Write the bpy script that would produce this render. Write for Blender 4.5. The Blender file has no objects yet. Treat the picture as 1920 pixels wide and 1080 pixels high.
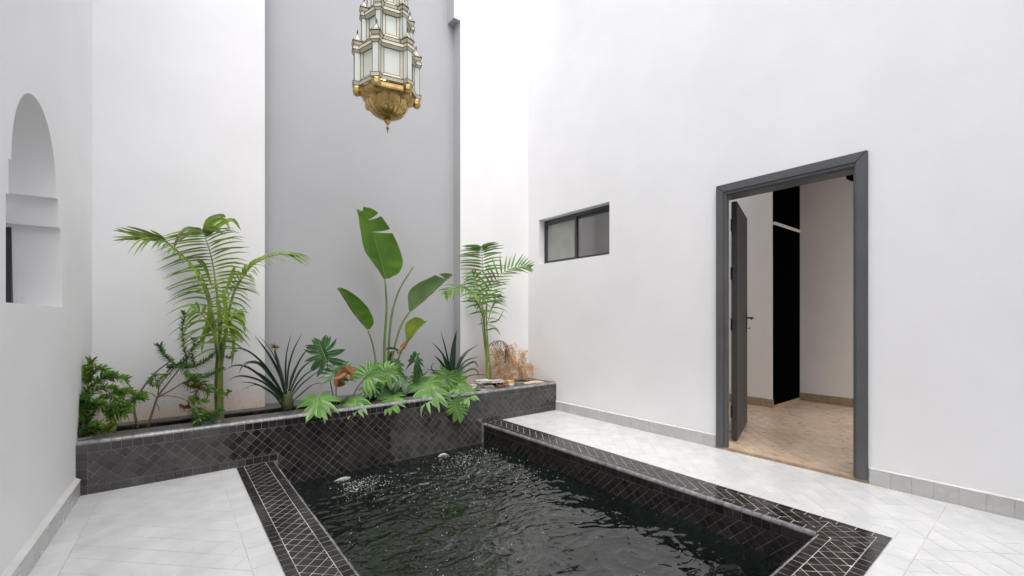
import bpy, bmesh, math, random
from mathutils import Vector, Matrix, noise
R = math.radians
rnd = random.Random(7)
sc = bpy.context.scene
# ---------------------------------------------------------------- camera, sky, sun, exposure
PSI = math.atan2(645, 815)
cam_d = bpy.data.cameras.new('camera'); cam = bpy.data.objects.new('camera', cam_d)
sc.collection.objects.link(cam); sc.camera = cam
cam_d.sensor_width = 36; cam_d.lens = 815/1920*36; cam_d.shift_y = 57/1920
cam_d.clip_start = .03; cam_d.clip_end = 200
cam.location = (0, 0, 1.05); cam.rotation_euler = (R(90), 0, -PSI)
SUN_EL, SUN_AZ = 68, 205          # azimuth clockwise from +Y (towards the sun)
world = bpy.data.worlds.new('World'); sc.world = world; world.use_nodes = True
nt = world.node_tree; nt.nodes.clear()
sky = nt.nodes.new('ShaderNodeTexSky'); sky.sky_type = 'NISHITA'; sky.sun_disc = False
sky.sun_elevation = R(SUN_EL); sky.sun_rotation = R(SUN_AZ)
sky.air_density = 1.0; sky.dust_density = 6.0; sky.ozone_density = 1.0
hs = nt.nodes.new('ShaderNodeHueSaturation'); hs.inputs['Saturation'].default_value = .48
bg = nt.nodes.new('ShaderNodeBackground'); bg.inputs['Strength'].default_value = .15
wo = nt.nodes.new('ShaderNodeOutputWorld')
nt.links.new(sky.outputs[0], hs.inputs['Color']); nt.links.new(hs.outputs[0], bg.inputs['Color']); nt.links.new(bg.outputs[0], wo.inputs['Surface'])
sun_d = bpy.data.lights.new('sun', 'SUN'); sun_d.energy = .6; sun_d.angle = R(110); sun_d.color = (1, .975, .94)
sun = bpy.data.objects.new('sun', sun_d); sc.collection.objects.link(sun)
az = R(SUN_AZ); el = R(SUN_EL)
to_sun = Vector((math.sin(az)*math.cos(el), math.cos(az)*math.cos(el), math.sin(el)))
sun.rotation_euler = to_sun.to_track_quat('Z', 'Y').to_euler()
sc.view_settings.view_transform = 'Standard'; sc.view_settings.look = 'None'
sc.view_settings.exposure = 1.02; sc.view_settings.gamma = 1
sc.view_settings.use_curve_mapping = False
sc.cycles.max_bounces = 12; sc.cycles.diffuse_bounces = 8; sc.cycles.glossy_bounces = 5; sc.cycles.transmission_bounces = 6
sc.cycles.sample_clamp_indirect = 8

# ---------------------------------------------------------------- helpers
C = sc.collection
def V(*a): return Vector(a[0]) if len(a) == 1 else Vector(a)

class MB:
    """collects faces, then links them as one mesh object"""
    def __init__(s): s.v = []; s.f = []; s.m = []
    def add(s, vs, fs, m=0):
        o = len(s.v); s.v += [tuple(p) for p in vs]; s.f += [tuple(i+o for i in f) for f in fs]; s.m += [m]*len(fs); return s
    def box(s, a, b, m=0):
        x0, y0, z0 = [min(a[i], b[i]) for i in range(3)]; x1, y1, z1 = [max(a[i], b[i]) for i in range(3)]
        return s.add([(x0,y0,z0),(x1,y0,z0),(x1,y1,z0),(x0,y1,z0),(x0,y0,z1),(x1,y0,z1),(x1,y1,z1),(x0,y1,z1)],
              [(0,3,2,1),(4,5,6,7),(0,1,5,4),(1,2,6,5),(2,3,7,6),(3,0,4,7)], m)
    def bar(s, p, q, w, h, up=(0,0,1), m=0):
        p = V(p); q = V(q); d = (q-p).normalized(); u = V(up)
        if abs(d.dot(u)) > .98: u = V(1,0,0)
        a = d.cross(u).normalized()*(w/2); b = a.cross(d).normalized()*(h/2)
        vs = [p-a-b, p+a-b, p+a+b, p-a+b, q-a-b, q+a-b, q+a+b, q-a+b]
        return s.add(vs, [(0,3,2,1),(4,5,6,7),(0,1,5,4),(1,2,6,5),(2,3,7,6),(3,0,4,7)], m)
    def tube(s, pts, rad, n=6, m=0, cap=True):
        pts = [V(p) for p in pts]
        if not hasattr(rad, '__len__'): rad = [rad]*len(pts)
        t0 = (pts[1]-pts[0]).normalized(); a = t0.orthogonal().normalized(); vs = []; fs = []
        for i, p in enumerate(pts):
            t = (pts[min(i+1, len(pts)-1)]-pts[max(i-1, 0)]).normalized()
            a = (a-t*a.dot(t)).normalized(); b = t.cross(a)
            for k in range(n):
                g = 2*math.pi*k/n; vs.append(p+(a*math.cos(g)+b*math.sin(g))*rad[i])
        for i in range(len(pts)-1):
            for k in range(n):
                fs.append((i*n+k, i*n+(k+1)%n, (i+1)*n+(k+1)%n, (i+1)*n+k))
        if cap: fs.append(tuple(range(n-1, -1, -1))); fs.append(tuple((len(pts)-1)*n+k for k in range(n)))
        return s.add(vs, fs, m)
    def lathe(s, c, prof, n=24, m=0, f=None):
        vs = []; fs = []
        for i, (r, z) in enumerate(prof):
            for k in range(n):
                g = 2*math.pi*k/n; rr = r*(f(g, i) if f else 1)
                vs.append((c[0]+rr*math.cos(g), c[1]+rr*math.sin(g), c[2]+z))
        for i in range(len(prof)-1):
            for k in range(n):
                fs.append((i*n+k, i*n+(k+1)%n, (i+1)*n+(k+1)%n, (i+1)*n+k))
        return s.add(vs, fs, m)
    def prism(s, poly, z0, z1, m=0):
        n = len(poly); vs = [(p[0],p[1],z0) for p in poly]+[(p[0],p[1],z1) for p in poly]
        return s.add(vs, [tuple(range(n-1,-1,-1)), tuple(range(n,2*n))]+[(i,(i+1)%n,n+(i+1)%n,n+i) for i in range(n)], m)
    def build(s, name, mats, parent=None, smooth=False, bevel=0, org=None, recalc=False):
        me = bpy.data.meshes.new(name)
        o_ = V(org) if org else V(0,0,0)
        me.from_pydata([tuple(V(p)-o_) for p in s.v], [], s.f)
        for m in (mats if isinstance(mats, (list, tuple)) else [mats]): me.materials.append(m)
        for i, p in enumerate(me.polygons): p.material_index = s.m[i]; p.use_smooth = smooth
        if bevel or recalc:
            bm = bmesh.new(); bm.from_mesh(me)
            if recalc: bmesh.ops.recalc_face_normals(bm, faces=bm.faces)
            if bevel:
                bmesh.ops.bevel(bm, geom=[e for e in bm.edges if len(e.link_faces) == 2 and e.calc_face_angle(0) > .5], offset=bevel, segments=2, affect='EDGES', clamp_overlap=True)
            bm.to_mesh(me); bm.free()
        me.update()
        o = bpy.data.objects.new(name, me); C.objects.link(o); place(o, o_, parent); return o

def wloc(o):
    l = Vector(o.location)
    while o.parent: o = o.parent; l = l+Vector(o.location)
    return l
def place(o, loc, parent=None):
    o.location = V(loc)
    if parent: o.parent = parent; o.location = V(loc)-wloc(parent)
def tag(o, label=None, cat=None, group=None, kind=None):
    if label: o['label'] = label
    if cat: o['category'] = cat
    if group: o['group'] = group
    if kind: o['kind'] = kind
    return o
def thing(name, label, cat, loc=(0,0,0), group=None):
    o = bpy.data.objects.new(name, None); o.empty_display_size = .1; C.objects.link(o); o.location = loc
    return tag(o, label, cat, group)

# ---------------------------------------------------------------- materials
def mat(name, col, rough=.5, metal=0, col2=None, nscale=8, bump=0, bscale=40, bdist=.002, spec=.5, vary=0, detail=4, coat=0, rvar=0, translucent=0, sheen=0, ior=None, mix_pow=None, hue=0, transmission=0):
    m = bpy.data.materials.new(name); m.use_nodes = True; t = m.node_tree; N = t.nodes; L = t.links
    b = N['Principled BSDF']; b.inputs['Roughness'].default_value = rough; b.inputs['Metallic'].default_value = metal
    b.inputs['Specular IOR Level'].default_value = spec; b.inputs['Coat Weight'].default_value = coat
    b.inputs['Coat Roughness'].default_value = .08; b.inputs['Transmission Weight'].default_value = transmission
    if ior: b.inputs['IOR'].default_value = ior
    tc = N.new('ShaderNodeTexCoord'); geo = N.new('ShaderNodeNewGeometry'); oi = N.new('ShaderNodeObjectInfo')
    add = N.new('ShaderNodeMath'); add.operation = 'ADD'; fr = N.new('ShaderNodeMath'); fr.operation = 'FRACT'
    L.new(geo.outputs['Random Per Island'], add.inputs[0]); L.new(oi.outputs['Random'], add.inputs[1]); L.new(add.outputs[0], fr.inputs[0])
    no = N.new('ShaderNodeTexNoise'); no.inputs['Scale'].default_value = nscale; no.inputs['Detail'].default_value = detail
    L.new(geo.outputs['Position'], no.inputs['Vector'])
    mx = N.new('ShaderNodeMix'); mx.data_type = 'RGBA'
    mx.inputs[6].default_value = (*col, 1); mx.inputs[7].default_value = (*(col2 or col), 1)
    rmp = N.new('ShaderNodeMapRange'); rmp.inputs[1].default_value = .35; rmp.inputs[2].default_value = .65
    L.new(no.outputs['Fac'], rmp.inputs[0]); L.new(rmp.outputs[0], mx.inputs[0])
    out = mx.outputs[2]
    if vary:
        h = N.new('ShaderNodeHueSaturation'); mr = N.new('ShaderNodeMapRange'); mr.inputs[3].default_value = 1-vary; mr.inputs[4].default_value = 1+vary
        L.new(fr.outputs[0], mr.inputs[0]); L.new(mr.outputs[0], h.inputs['Value']); L.new(out, h.inputs['Color'])
        if hue:
            m2 = N.new('ShaderNodeMath'); m2.operation = 'MULTIPLY'; m2.inputs[1].default_value = 7.3; f2 = N.new('ShaderNodeMath'); f2.operation = 'FRACT'
            L.new(fr.outputs[0], m2.inputs[0]); L.new(m2.outputs[0], f2.inputs[0])
            m3 = N.new('ShaderNodeMapRange'); m3.inputs[3].default_value = .5-hue; m3.inputs[4].default_value = .5+hue
            L.new(f2.outputs[0], m3.inputs[0]); L.new(m3.outputs[0], h.inputs['Hue'])
        out = h.outputs['Color']
    L.new(out, b.inputs['Base Color'])
    if rvar:
        r2 = N.new('ShaderNodeMapRange'); r2.inputs[3].default_value = max(.02, rough-rvar); r2.inputs[4].default_value = rough+rvar
        n2 = N.new('ShaderNodeTexNoise'); n2.inputs['Scale'].default_value = nscale*1.7; n2.inputs['Detail'].default_value = 5
        L.new(geo.outputs['Position'], n2.inputs['Vector']); L.new(n2.outputs['Fac'], r2.inputs[0]); L.new(r2.outputs[0], b.inputs['Roughness'])
    if bump:
        nb = N.new('ShaderNodeTexNoise'); nb.inputs['Scale'].default_value = bscale; nb.inputs['Detail'].default_value = 5
        L.new(geo.outputs['Position'], nb.inputs['Vector'])
        bu = N.new('ShaderNodeBump'); bu.inputs['Strength'].default_value = bump; bu.inputs['Distance'].default_value = bdist
        L.new(nb.outputs['Fac'], bu.inputs['Height']); L.new(bu.outputs[0], b.inputs['Normal'])
    if translucent:
        tr = N.new('ShaderNodeBsdfTranslucent'); L.new(out, tr.inputs['Color']); ms = N.new('ShaderNodeMixShader')
        ms.inputs[0].default_value = translucent; L.new(b.outputs[0], ms.inputs[1]); L.new(tr.outputs[0], ms.inputs[2])
        L.new(ms.outputs[0], N['Material Output'].inputs['Surface'])
    return m

M = {}
M['plaster'] = mat('white_plaster', (.83,.83,.835), .58, col2=(.80,.80,.805), nscale=2.1, bump=.4, bscale=6, bdist=.007, spec=.25)
M['grey_plaster'] = mat('grey_plaster', (.435,.437,.452), .55, col2=(.42,.423,.435), nscale=1.6, bump=.25, bscale=9, bdist=.004, spec=.3)
M['black_tile'] = mat('black_zellige', (.014,.012,.012), .14, col2=(.027,.024,.023), nscale=14, bump=.35, bscale=28, bdist=.0015, vary=.4, rvar=.1, spec=.5)
M['dusty_tile'] = mat('dusty_black_zellige', (.041,.039,.037), .24, col2=(.066,.063,.061), nscale=9, bump=.3, bscale=28, bdist=.0015, vary=.3, rvar=.12)
M['edge_tile'] = mat('edge_zellige', (.10,.10,.105), .22, col2=(.22,.22,.23), nscale=30, bump=.4, bscale=60, bdist=.001, vary=.3, rvar=.08, spec=.7)  # base lightened to paint the sky highlight along rounded edges
M['nosing'] = mat('sky_sheen_nosing_tile', (.13,.133,.142), .15, col2=(.27,.275,.29), nscale=40, bump=.4, bscale=60, bdist=.001, vary=.25, rvar=.08, spec=.8)  # paler still: reflected sky on the planter edge put into the colour
M['fillet'] = mat('skirting_fillet', (.62,.62,.61), .6, col2=(.54,.54,.53), nscale=9)
M['grout'] = mat('tile_grout', (.46,.44,.40), .9, col2=(.27,.25,.23), nscale=6, bump=.4, bscale=200, bdist=.001)
M['dark_grout'] = mat('planter_grout', (.075,.07,.066), .9, col2=(.25,.235,.22), nscale=3.1, detail=6)
M['white_tile'] = mat('white_floor_tile', (.60,.61,.62), .12, col2=(.53,.545,.555), nscale=7, bump=.25, bscale=18, bdist=.001, vary=.035, rvar=.07, spec=.5)
M['floor_grout'] = mat('floor_grout', (.52,.51,.50), .85, col2=(.38,.33,.28), nscale=5)
M['skirt_tile'] = mat('grey_skirting_tile', (.53,.53,.515), .26, col2=(.48,.48,.465), nscale=6, vary=.04, rvar=.08)
M['beige_tile'] = mat('beige_floor_tile', (.52,.41,.31), .3, col2=(.42,.315,.225), nscale=9, vary=.08, rvar=.1, bump=.2, bscale=30, bdist=.001)
M['beige_grout'] = mat('beige_grout', (.46,.36,.27), .9, col2=(.38,.29,.21))
M['beige_stone'] = mat('beige_skirting', (.42,.32,.22), .4, col2=(.30,.215,.14), nscale=22, vary=.1)
M['paint'] = mat('anthracite_paint', (.098,.101,.109), .42, col2=(.085,.088,.096), nscale=5, bump=.15, bscale=60, bdist=.0008, rvar=.06)
M['door'] = mat('dark_door_paint', (.048,.047,.048), .5, col2=(.042,.04,.04), nscale=16, bump=.2, bscale=80, bdist=.0008, rvar=.06)
M['black'] = mat('matt_black', (.002,.002,.0022), .8, spec=.0)
M['iron'] = mat('black_iron', (.015,.015,.015), .35, metal=.6)
M['steel'] = mat('steel', (.45,.45,.45), .3, metal=1)
M['frame'] = mat('window_frame_grey', (.045,.046,.052), .4)
M['glass'] = mat('window_glass', (.24,.25,.26), .05, transmission=.9, ior=1.45)
M['frosted'] = mat('frosted_pane', (.50,.52,.48), .3, col2=(.43,.45,.41), nscale=9, translucent=.45, spec=.5)
M['rim'] = mat('planter_rim', (.055,.053,.051), .33, col2=(.085,.082,.078), nscale=12, rvar=.12, bump=.2, bscale=40)
M['soil'] = mat('planter_soil', (.022,.016,.012), .95, col2=(.045,.032,.022), nscale=30, bump=.8, bscale=60, bdist=.01)
M['basin'] = mat('basin_lining', (.012,.016,.015), .5)
M['brass'] = mat('aged_brass', (.52,.365,.14), .24, metal=1, col2=(.33,.22,.08), nscale=18, rvar=.12, bump=.3, bscale=30, bdist=.0015)
M['came'] = mat('lead_came', (.06,.05,.038), .5, metal=.3, col2=(.04,.033,.026), nscale=40)
M['milk'] = mat('milky_glass', (.80,.84,.78), .12, col2=(.76,.81,.77), nscale=6, translucent=.35, spec=.6, vary=.05)
M['cream'] = mat('cream_glass', (.82,.78,.65), .18, col2=(.72,.68,.53), nscale=14, translucent=.3, spec=.6, vary=.1)
M['foam'] = mat('foam_and_glint', (.74,.77,.76), .4, col2=(.5,.53,.51), nscale=40, bump=.6, bscale=120, bdist=.004)  # fleck colour, whitened to stand in for sky glints as well as foam
M['palm'] = mat('palm_leaf', (.235,.35,.035), .34, col2=(.13,.24,.03), nscale=7, vary=.35, hue=.02, translucent=.35)
M['jet'] = mat('jet_foam', (.48,.51,.49), .5, col2=(.33,.36,.34), nscale=60)
M['palm2'] = mat('small_palm_leaf', (.13,.26,.03), .34, col2=(.075,.17,.028), nscale=8, vary=.3, hue=.02, translucent=.25)
M['palm_tip'] = mat('palm_tip', (.20,.17,.075), .5, col2=(.115,.19,.05), nscale=20, vary=.3, translucent=.3)
M['palm_stem'] = mat('palm_stem', (.25,.30,.05), .35, col2=(.115,.175,.03), nscale=9, vary=.15)
M['palm_base'] = mat('palm_base', (.19,.18,.05), .4, col2=(.095,.06,.025), nscale=16)
M['strel'] = mat('paradise_leaf', (.115,.25,.018), .28, col2=(.07,.18,.016), nscale=6, vary=.12, translucent=.32)
M['strel_stem'] = mat('paradise_stem', (.15,.23,.06), .4, col2=(.10,.165,.045), nscale=8)
M['strel_back'] = mat('paradise_pale_leaf', (.145,.235,.08), .35, col2=(.10,.175,.055), nscale=8, vary=.1, translucent=.25)
M['lime'] = mat('lime_leaf', (.30,.40,.035), .4, col2=(.19,.31,.03), nscale=10, translucent=.4)
M['phil'] = mat('lobed_leaf', (.15,.32,.065), .42, col2=(.075,.20,.035), nscale=9, vary=.14, translucent=.25, spec=.6)
M['phil_dark'] = mat('dark_lobed_leaf', (.045,.145,.035), .3, col2=(.03,.10,.028), nscale=9, vary=.2, translucent=.22, spec=.6)
M['phil_vein'] = mat('leaf_vein', (.26,.40,.15), .4)
M['phil_stem'] = mat('leaf_stalk', (.07,.12,.03), .4, col2=(.12,.15,.05), nscale=15)
M['spike'] = mat('dark_strap_leaf', (.024,.055,.024), .3, col2=(.015,.034,.018), nscale=10, vary=.3, spec=.6, translucent=.12)
M['spike_base'] = mat('strap_leaf_base', (.06,.085,.02), .5, col2=(.045,.055,.02), nscale=30, bump=.6, bscale=90, bdist=.003)
M['orange'] = mat('orange_flower', (.42,.20,.045), .6, vary=.3, translucent=.2)
M['shrub'] = mat('shrub_leaf', (.10,.24,.035), .4, col2=(.20,.33,.04), nscale=9, vary=.35, hue=.025, translucent=.25)
M['shrub_blue'] = mat('shrub_leaf_cool', (.09,.205,.075), .42, col2=(.07,.165,.055), nscale=9, vary=.35, hue=.02, translucent=.25)
M['bark'] = mat('shrub_bark', (.20,.145,.09), .7, col2=(.13,.10,.055), nscale=30, bump=.4, bscale=120)
M['brown_leaf'] = mat('brown_leaf', (.25,.10,.035), .6, col2=(.15,.055,.02), nscale=22, vary=.3, translucent=.2)
M['rust_leaf'] = mat('rust_dry_leaf', (.42,.215,.085), .55, col2=(.21,.075,.03), nscale=14, translucent=.25, bump=.5, bscale=60, bdist=.003)
M['dry'] = mat('dry_beige_leaf', (.76,.58,.38), .7, col2=(.60,.41,.23), nscale=20, vary=.25, translucent=.35)
M['dry_dark'] = mat('dry_dark_frond', (.13,.085,.055), .7, vary=.3)
M['stone_white'] = mat('pale_stone', (.60,.57,.53), .75, col2=(.45,.42,.38), nscale=25, bump=.5, bscale=90)
M['stone_grey'] = mat('grey_stone', (.17,.16,.155), .7, col2=(.26,.25,.24), nscale=20, bump=.4, bscale=90)
M['stone_red'] = mat('brick_red_stone', (.20,.075,.055), .7, col2=(.15,.10,.085), nscale=20)
M['stone_orange'] = mat('ochre_stone', (.58,.33,.10), .7, col2=(.50,.36,.20), nscale=20)
M['stone_beige'] = mat('beige_slab', (.58,.48,.33), .6, col2=(.50,.41,.28), nscale=12)
# water: murky dark green body with a glossy rippled skin
wm = mat('pool_water', (.0035,.0085,.0065), .02, col2=(.0012,.0025,.002), nscale=1.1, spec=.5, ior=1.85); M['water'] = wm
# stained plaster low on the back wall: warm splashes of soil that stay where they are
def stained(base):
    m = M[base].copy(); m.name = 'stained_plaster'; t = m.node_tree; N = t.nodes; L = t.links; b = N['Principled BSDF']
    src = b.inputs['Base Color'].links[0].from_socket
    g = N.new('ShaderNodeNewGeometry'); sp = N.new('ShaderNodeSeparateXYZ'); L.new(g.outputs['Position'], sp.inputs[0])
    z = N.new('ShaderNodeMapRange'); z.inputs[1].default_value = .32; z.inputs[2].default_value = .80; z.inputs[3].default_value = 1; z.inputs[4].default_value = 0
    L.new(sp.outputs[2], z.inputs[0])
    n = N.new('ShaderNodeTexNoise'); n.inputs['Scale'].default_value = 4; n.inputs['Detail'].default_value = 7; L.new(g.outputs['Position'], n.inputs['Vector'])
    p = N.new('ShaderNodeMath'); p.operation = 'POWER'; p.inputs[1].default_value = 1.7; L.new(z.outputs[0], p.inputs[0])
    k = N.new('ShaderNodeMath'); k.operation = 'MULTIPLY'; L.new(p.outputs[0], k.inputs[0]); L.new(n.outputs['Fac'], k.inputs[1])
    k2 = N.new('ShaderNodeMath'); k2.operation = 'MULTIPLY'; k2.inputs[1].default_value = 1.5; k2.use_clamp = True; L.new(k.outputs[0], k2.inputs[0])
    n3 = N.new('ShaderNodeTexNoise'); n3.inputs['Scale'].default_value = 95; n3.inputs['Detail'].default_value = 2; L.new(g.outputs['Position'], n3.inputs['Vector'])
    s3 = N.new('ShaderNodeMapRange'); s3.inputs[1].default_value = .62; s3.inputs[2].default_value = .7; L.new(n3.outputs['Fac'], s3.inputs[0])
    s4 = N.new('ShaderNodeMath'); s4.operation = 'MULTIPLY'; L.new(s3.outputs[0], s4.inputs[0]); L.new(k2.outputs[0], s4.inputs[1])
    a = N.new('ShaderNodeMix'); a.data_type = 'RGBA'; a.inputs[7].default_value = (.60,.47,.35,1); L.new(k2.outputs[0], a.inputs[0]); L.new(src, a.inputs[6])
    a2 = N.new('ShaderNodeMix'); a2.data_type = 'RGBA'; a2.inputs[7].default_value = (.36,.20,.11,1); L.new(s4.outputs[0], a2.inputs[0]); L.new(a.outputs[2], a2.inputs[6])
    L.new(a2.outputs[2], b.inputs['Base Color']); return m
M['stained'] = stained('plaster')
# milky bulb glow
lm = bpy.data.materials.new('lamp_bulb'); lm.use_nodes = True
lb = lm.node_tree.nodes['Principled BSDF']; lb.inputs['Emission Color'].default_value = (1,.62,.28,1); lb.inputs['Emission Strength'].default_value = 9; lb.inputs['Base Color'].default_value = (.9,.8,.6,1)

# ---------------------------------------------------------------- tiles
PC, PS = math.cos(PSI), math.sin(PSI)
def photo(p):                       # only used to rank tiles by the size they show
    X = PC*p[0]-PS*p[1]; Z = PS*p[0]+PC*p[1]
    if Z < .1: return None
    return (960+815*X/Z, 597-815*(p[2]-1.05)/Z)
def shown(pts):
    q = [photo(p) for p in pts]
    if any(a is None for a in q): return 0
    cx = sum(a[0] for a in q)/len(q); cy = sum(a[1] for a in q)/len(q)
    if not (-20 < cx < 1940 and -20 < cy < 1100): return 0
    return abs(sum(q[i][0]*q[(i+1)%len(q)][1]-q[(i+1)%len(q)][0]*q[i][1] for i in range(len(q))))/2
def clip(poly, region):
    out = list(poly); n = len(region)
    for i in range(n):
        a = region[i]; b = region[(i+1)%n]; inp = out; out = []
        if not inp: return []
        side = lambda p: (b[0]-a[0])*(p[1]-a[1])-(b[1]-a[1])*(p[0]-a[0])
        for j in range(len(inp)):
            p = inp[j]; q = inp[(j+1)%len(inp)]; sp = side(p); sq = side(q)
            if sp >= 0: out.append(p)
            if (sp >= 0) != (sq >= 0):
                t = sp/(sp-sq); out.append((p[0]+(q[0]-p[0])*t, p[1]+(q[1]-p[1])*t))
    return out
def parea(p): return sum(p[i][0]*p[(i+1)%len(p)][1]-p[(i+1)%len(p)][0]*p[i][1] for i in range(len(p)))/2
def shrink(poly, d):
    n = len(poly); lines = []
    for i in range(n):
        a = Vector(poly[i]); b = Vector(poly[(i+1)%n]); t = b-a
        if t.length < 1e-6: continue
        t.normalize(); nn = Vector((-t.y, t.x)); lines.append((a+nn*d, b+nn*d))
    reg = []
    # clip the polygon by every inward-shifted edge
    out = [tuple(p) for p in poly]
    for a, b in lines:
        inp = out; out = []
        side = lambda p: (b[0]-a[0])*(p[1]-a[1])-(b[1]-a[1])*(p[0]-a[0])
        for j in range(len(inp)):
            p = inp[j]; q = inp[(j+1)%len(inp)]; sp = side(p); sq = side(q)
            if sp >= 0: out.append(p)
            if (sp >= 0) != (sq >= 0):
                t = sp/(sp-sq); out.append((p[0]+(q[0]-p[0])*t, p[1]+(q[1]-p[1])*t))
        if not out: return []
    cl = []
    for p in out:
        if not cl or math.dist(p, cl[-1]) > .0015: cl.append(p)
    if len(cl) > 1 and math.dist(cl[0], cl[-1]) < .0015: cl.pop()
    return cl if len(cl) > 2 else []
class Frame:
    def __init__(s, o, a, b): s.o = V(o); s.a = V(a); s.b = V(b); s.n = s.a.cross(s.b)
    def p(s, a, b, n=0): return s.o+s.a*a+s.b*b+s.n*n
def rect(a0, b0, a1, b1): return [(a0,b0),(a1,b0),(a1,b1),(a0,b1)]
def lattice(fr, region, pitch, gap, ang=45, ph=(0,0), wob=.0006):
    """square tiles on a turned grid, cut to a convex region -> list of (frame, polygon, whole?)"""
    c_, s_ = math.cos(R(ang)), math.sin(R(ang)); res = []
    xs = [p[0] for p in region]; ys = [p[1] for p in region]; cx = (min(xs)+max(xs))/2; cy = (min(ys)+max(ys))/2
    rad = math.hypot(max(xs)-min(xs), max(ys)-min(ys))/2+pitch*2; n = int(rad/pitch)+2
    i0 = cx*c_+cy*s_; j0 = -cx*s_+cy*c_; ib = round((i0-ph[0])/pitch); jb = round((j0-ph[1])/pitch)
    for i in range(ib-n, ib+n+1):
        for j in range(jb-n, jb+n+1):
            q = []
            for (di, dj) in ((-.5,-.5),(.5,-.5),(.5,.5),(-.5,.5)):
                x = ph[0]+(i+di)*pitch; y = ph[1]+(j+dj)*pitch; q.append((x*c_-y*s_, x*s_+y*c_))
            k = clip(q, region)
            if len(k) < 3 or parea(k) < pitch*pitch*.02: continue
            k2 = shrink(k, gap/2)
            if len(k2) >= 3 and parea(k2) > pitch*pitch*.015: res.append((fr, k2))
    return res
def row(fr, a0, a1, b0, b1, pitch, gap, along='a'):
    res = []; L_ = (a1-a0) if along == 'a' else (b1-b0); n = max(1, round(abs(L_)/pitch)); cuts = [0]
    for i in range(1, n): cuts.append(i/n+rnd.uniform(-.06,.06)/n)
    cuts.append(1)
    for i in range(n):
        if along == 'a': r_ = rect(a0+(a1-a0)*cuts[i], b0, a0+(a1-a0)*cuts[i+1], b1)
        else: r_ = rect(a0, b0+(b1-b0)*cuts[i], a1, b0+(b1-b0)*cuts[i+1])
        q = shrink(r_, gap/2)
        if q: res.append((fr, q))
    return res
def tile_geo(fr, poly, th, bev, tilt):
    n = len(poly); cx = sum(p[0] for p in poly)/n; cy = sum(p[1] for p in poly)/n
    inn = shrink(poly, bev)
    if len(inn) != n: inn = [(cx+(p[0]-cx)*.85, cy+(p[1]-cy)*.85) for p in poly]
    ta, tb, tn = tilt
    h = lambda p: tn+(p[0]-cx)*ta+(p[1]-cy)*tb
    vs = [fr.p(p[0], p[1], -.004) for p in poly]+[fr.p(p[0], p[1], th-bev*.6+h(p)) for p in poly]+[fr.p(p[0], p[1], th+h(p)) for p in inn]
    fs = [(i, (i+1)%n, n+(i+1)%n, n+i) for i in range(n)]+[(n+i, n+(i+1)%n, 2*n+(i+1)%n, 2*n+i) for i in range(n)]+[tuple(range(2*n, 3*n))]
    return vs, fs, fr.p(cx, cy, 0)
def lay(parent, tiles, name, m, th=.004, bev=.0012, limit=300, tilt=.012, stuff_name=None):
    ranked = sorted(tiles, key=lambda t: -shown([t[0].p(*q) for q in t[1]]))
    rest = MB(); k = 0; mf = m if callable(m) else (lambda p: m); rm_ = mf(V(0,0,0))
    for i, (fr, poly) in enumerate(ranked):
        tl = (rnd.uniform(-tilt, tilt), rnd.uniform(-tilt, tilt), rnd.uniform(-.0004, .0004))
        vs, fs, c_ = tile_geo(fr, poly, th, bev, tl)
        if i < limit and shown([fr.p(*q) for q in poly]) > 4:
            MB().add(vs, fs).build(name, mf(c_), parent, org=c_); k += 1
        else: rest.add(vs, fs)
    if rest.f:
        o = rest.build((stuff_name or name+'_remainder'), rm_, parent); o['kind'] = 'stuff'
    return k

# key dimensions
ZW = -.20                 # water level
U0, U1 = .375, .62        # left coping
U2, U3 = 2.485, 2.72      # right coping
V0, V1 = .50, .745        # near coping
VP_ = 3.60                # planter face
VW = 4.10                 # back wall
UR = 3.50                 # right wall
VB = -2.3                 # wall behind
HT = 5.05
TP = .050
def ul(v): return -.427-.0433*(3.6-v)      # left wall plane
exec_parts = []
# ---------------------------------------------------------------- walls
def pierced(a0, a1, b0, b1, c0, c1, holes, mp, reveal_m=0, mb=None):
    """slab a0..a1 x b0..b1, thick c0..c1, with rectangular holes; mp(a,b,c) -> xyz"""
    mb = mb or MB()
    A = sorted({a0, a1, *[h[0] for h in holes], *[h[2] for h in holes]}); B = sorted({b0, b1, *[h[1] for h in holes], *[h[3] for h in holes]})
    A = [a for a in A if a0 <= a <= a1]; B = [b for b in B if b0 <= b <= b1]
    def solid(i, j):
        if i < 0 or j < 0 or i >= len(A)-1 or j >= len(B)-1: return None
        x = (A[i]+A[i+1])/2; y = (B[j]+B[j+1])/2
        return not any(h[0] < x < h[2] and h[1] < y < h[3] for h in holes)
    for i in range(len(A)-1):
        for j in range(len(B)-1):
            if not solid(i, j): continue
            p, q, r_, s_ = A[i], A[i+1], B[j], B[j+1]
            mb.add([mp(p,r_,c0), mp(q,r_,c0), mp(q,s_,c0), mp(p,s_,c0)], [(0,1,2,3)])
            mb.add([mp(p,r_,c1), mp(q,r_,c1), mp(q,s_,c1), mp(p,s_,c1)], [(0,3,2,1)])
            for (di, dj, e0, e1) in ((-1,0,(p,r_),(p,s_)), (1,0,(q,r_),(q,s_)), (0,-1,(p,r_),(q,r_)), (0,1,(p,s_),(q,s_))):
                k = solid(i+di, j+dj)
                if k is not True:
                    mb.add([mp(*e0,c0), mp(*e1,c0), mp(*e1,c1), mp(*e0,c1)], [(0,1,2,3)], reveal_m if k is False else 0)
    return mb

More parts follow.
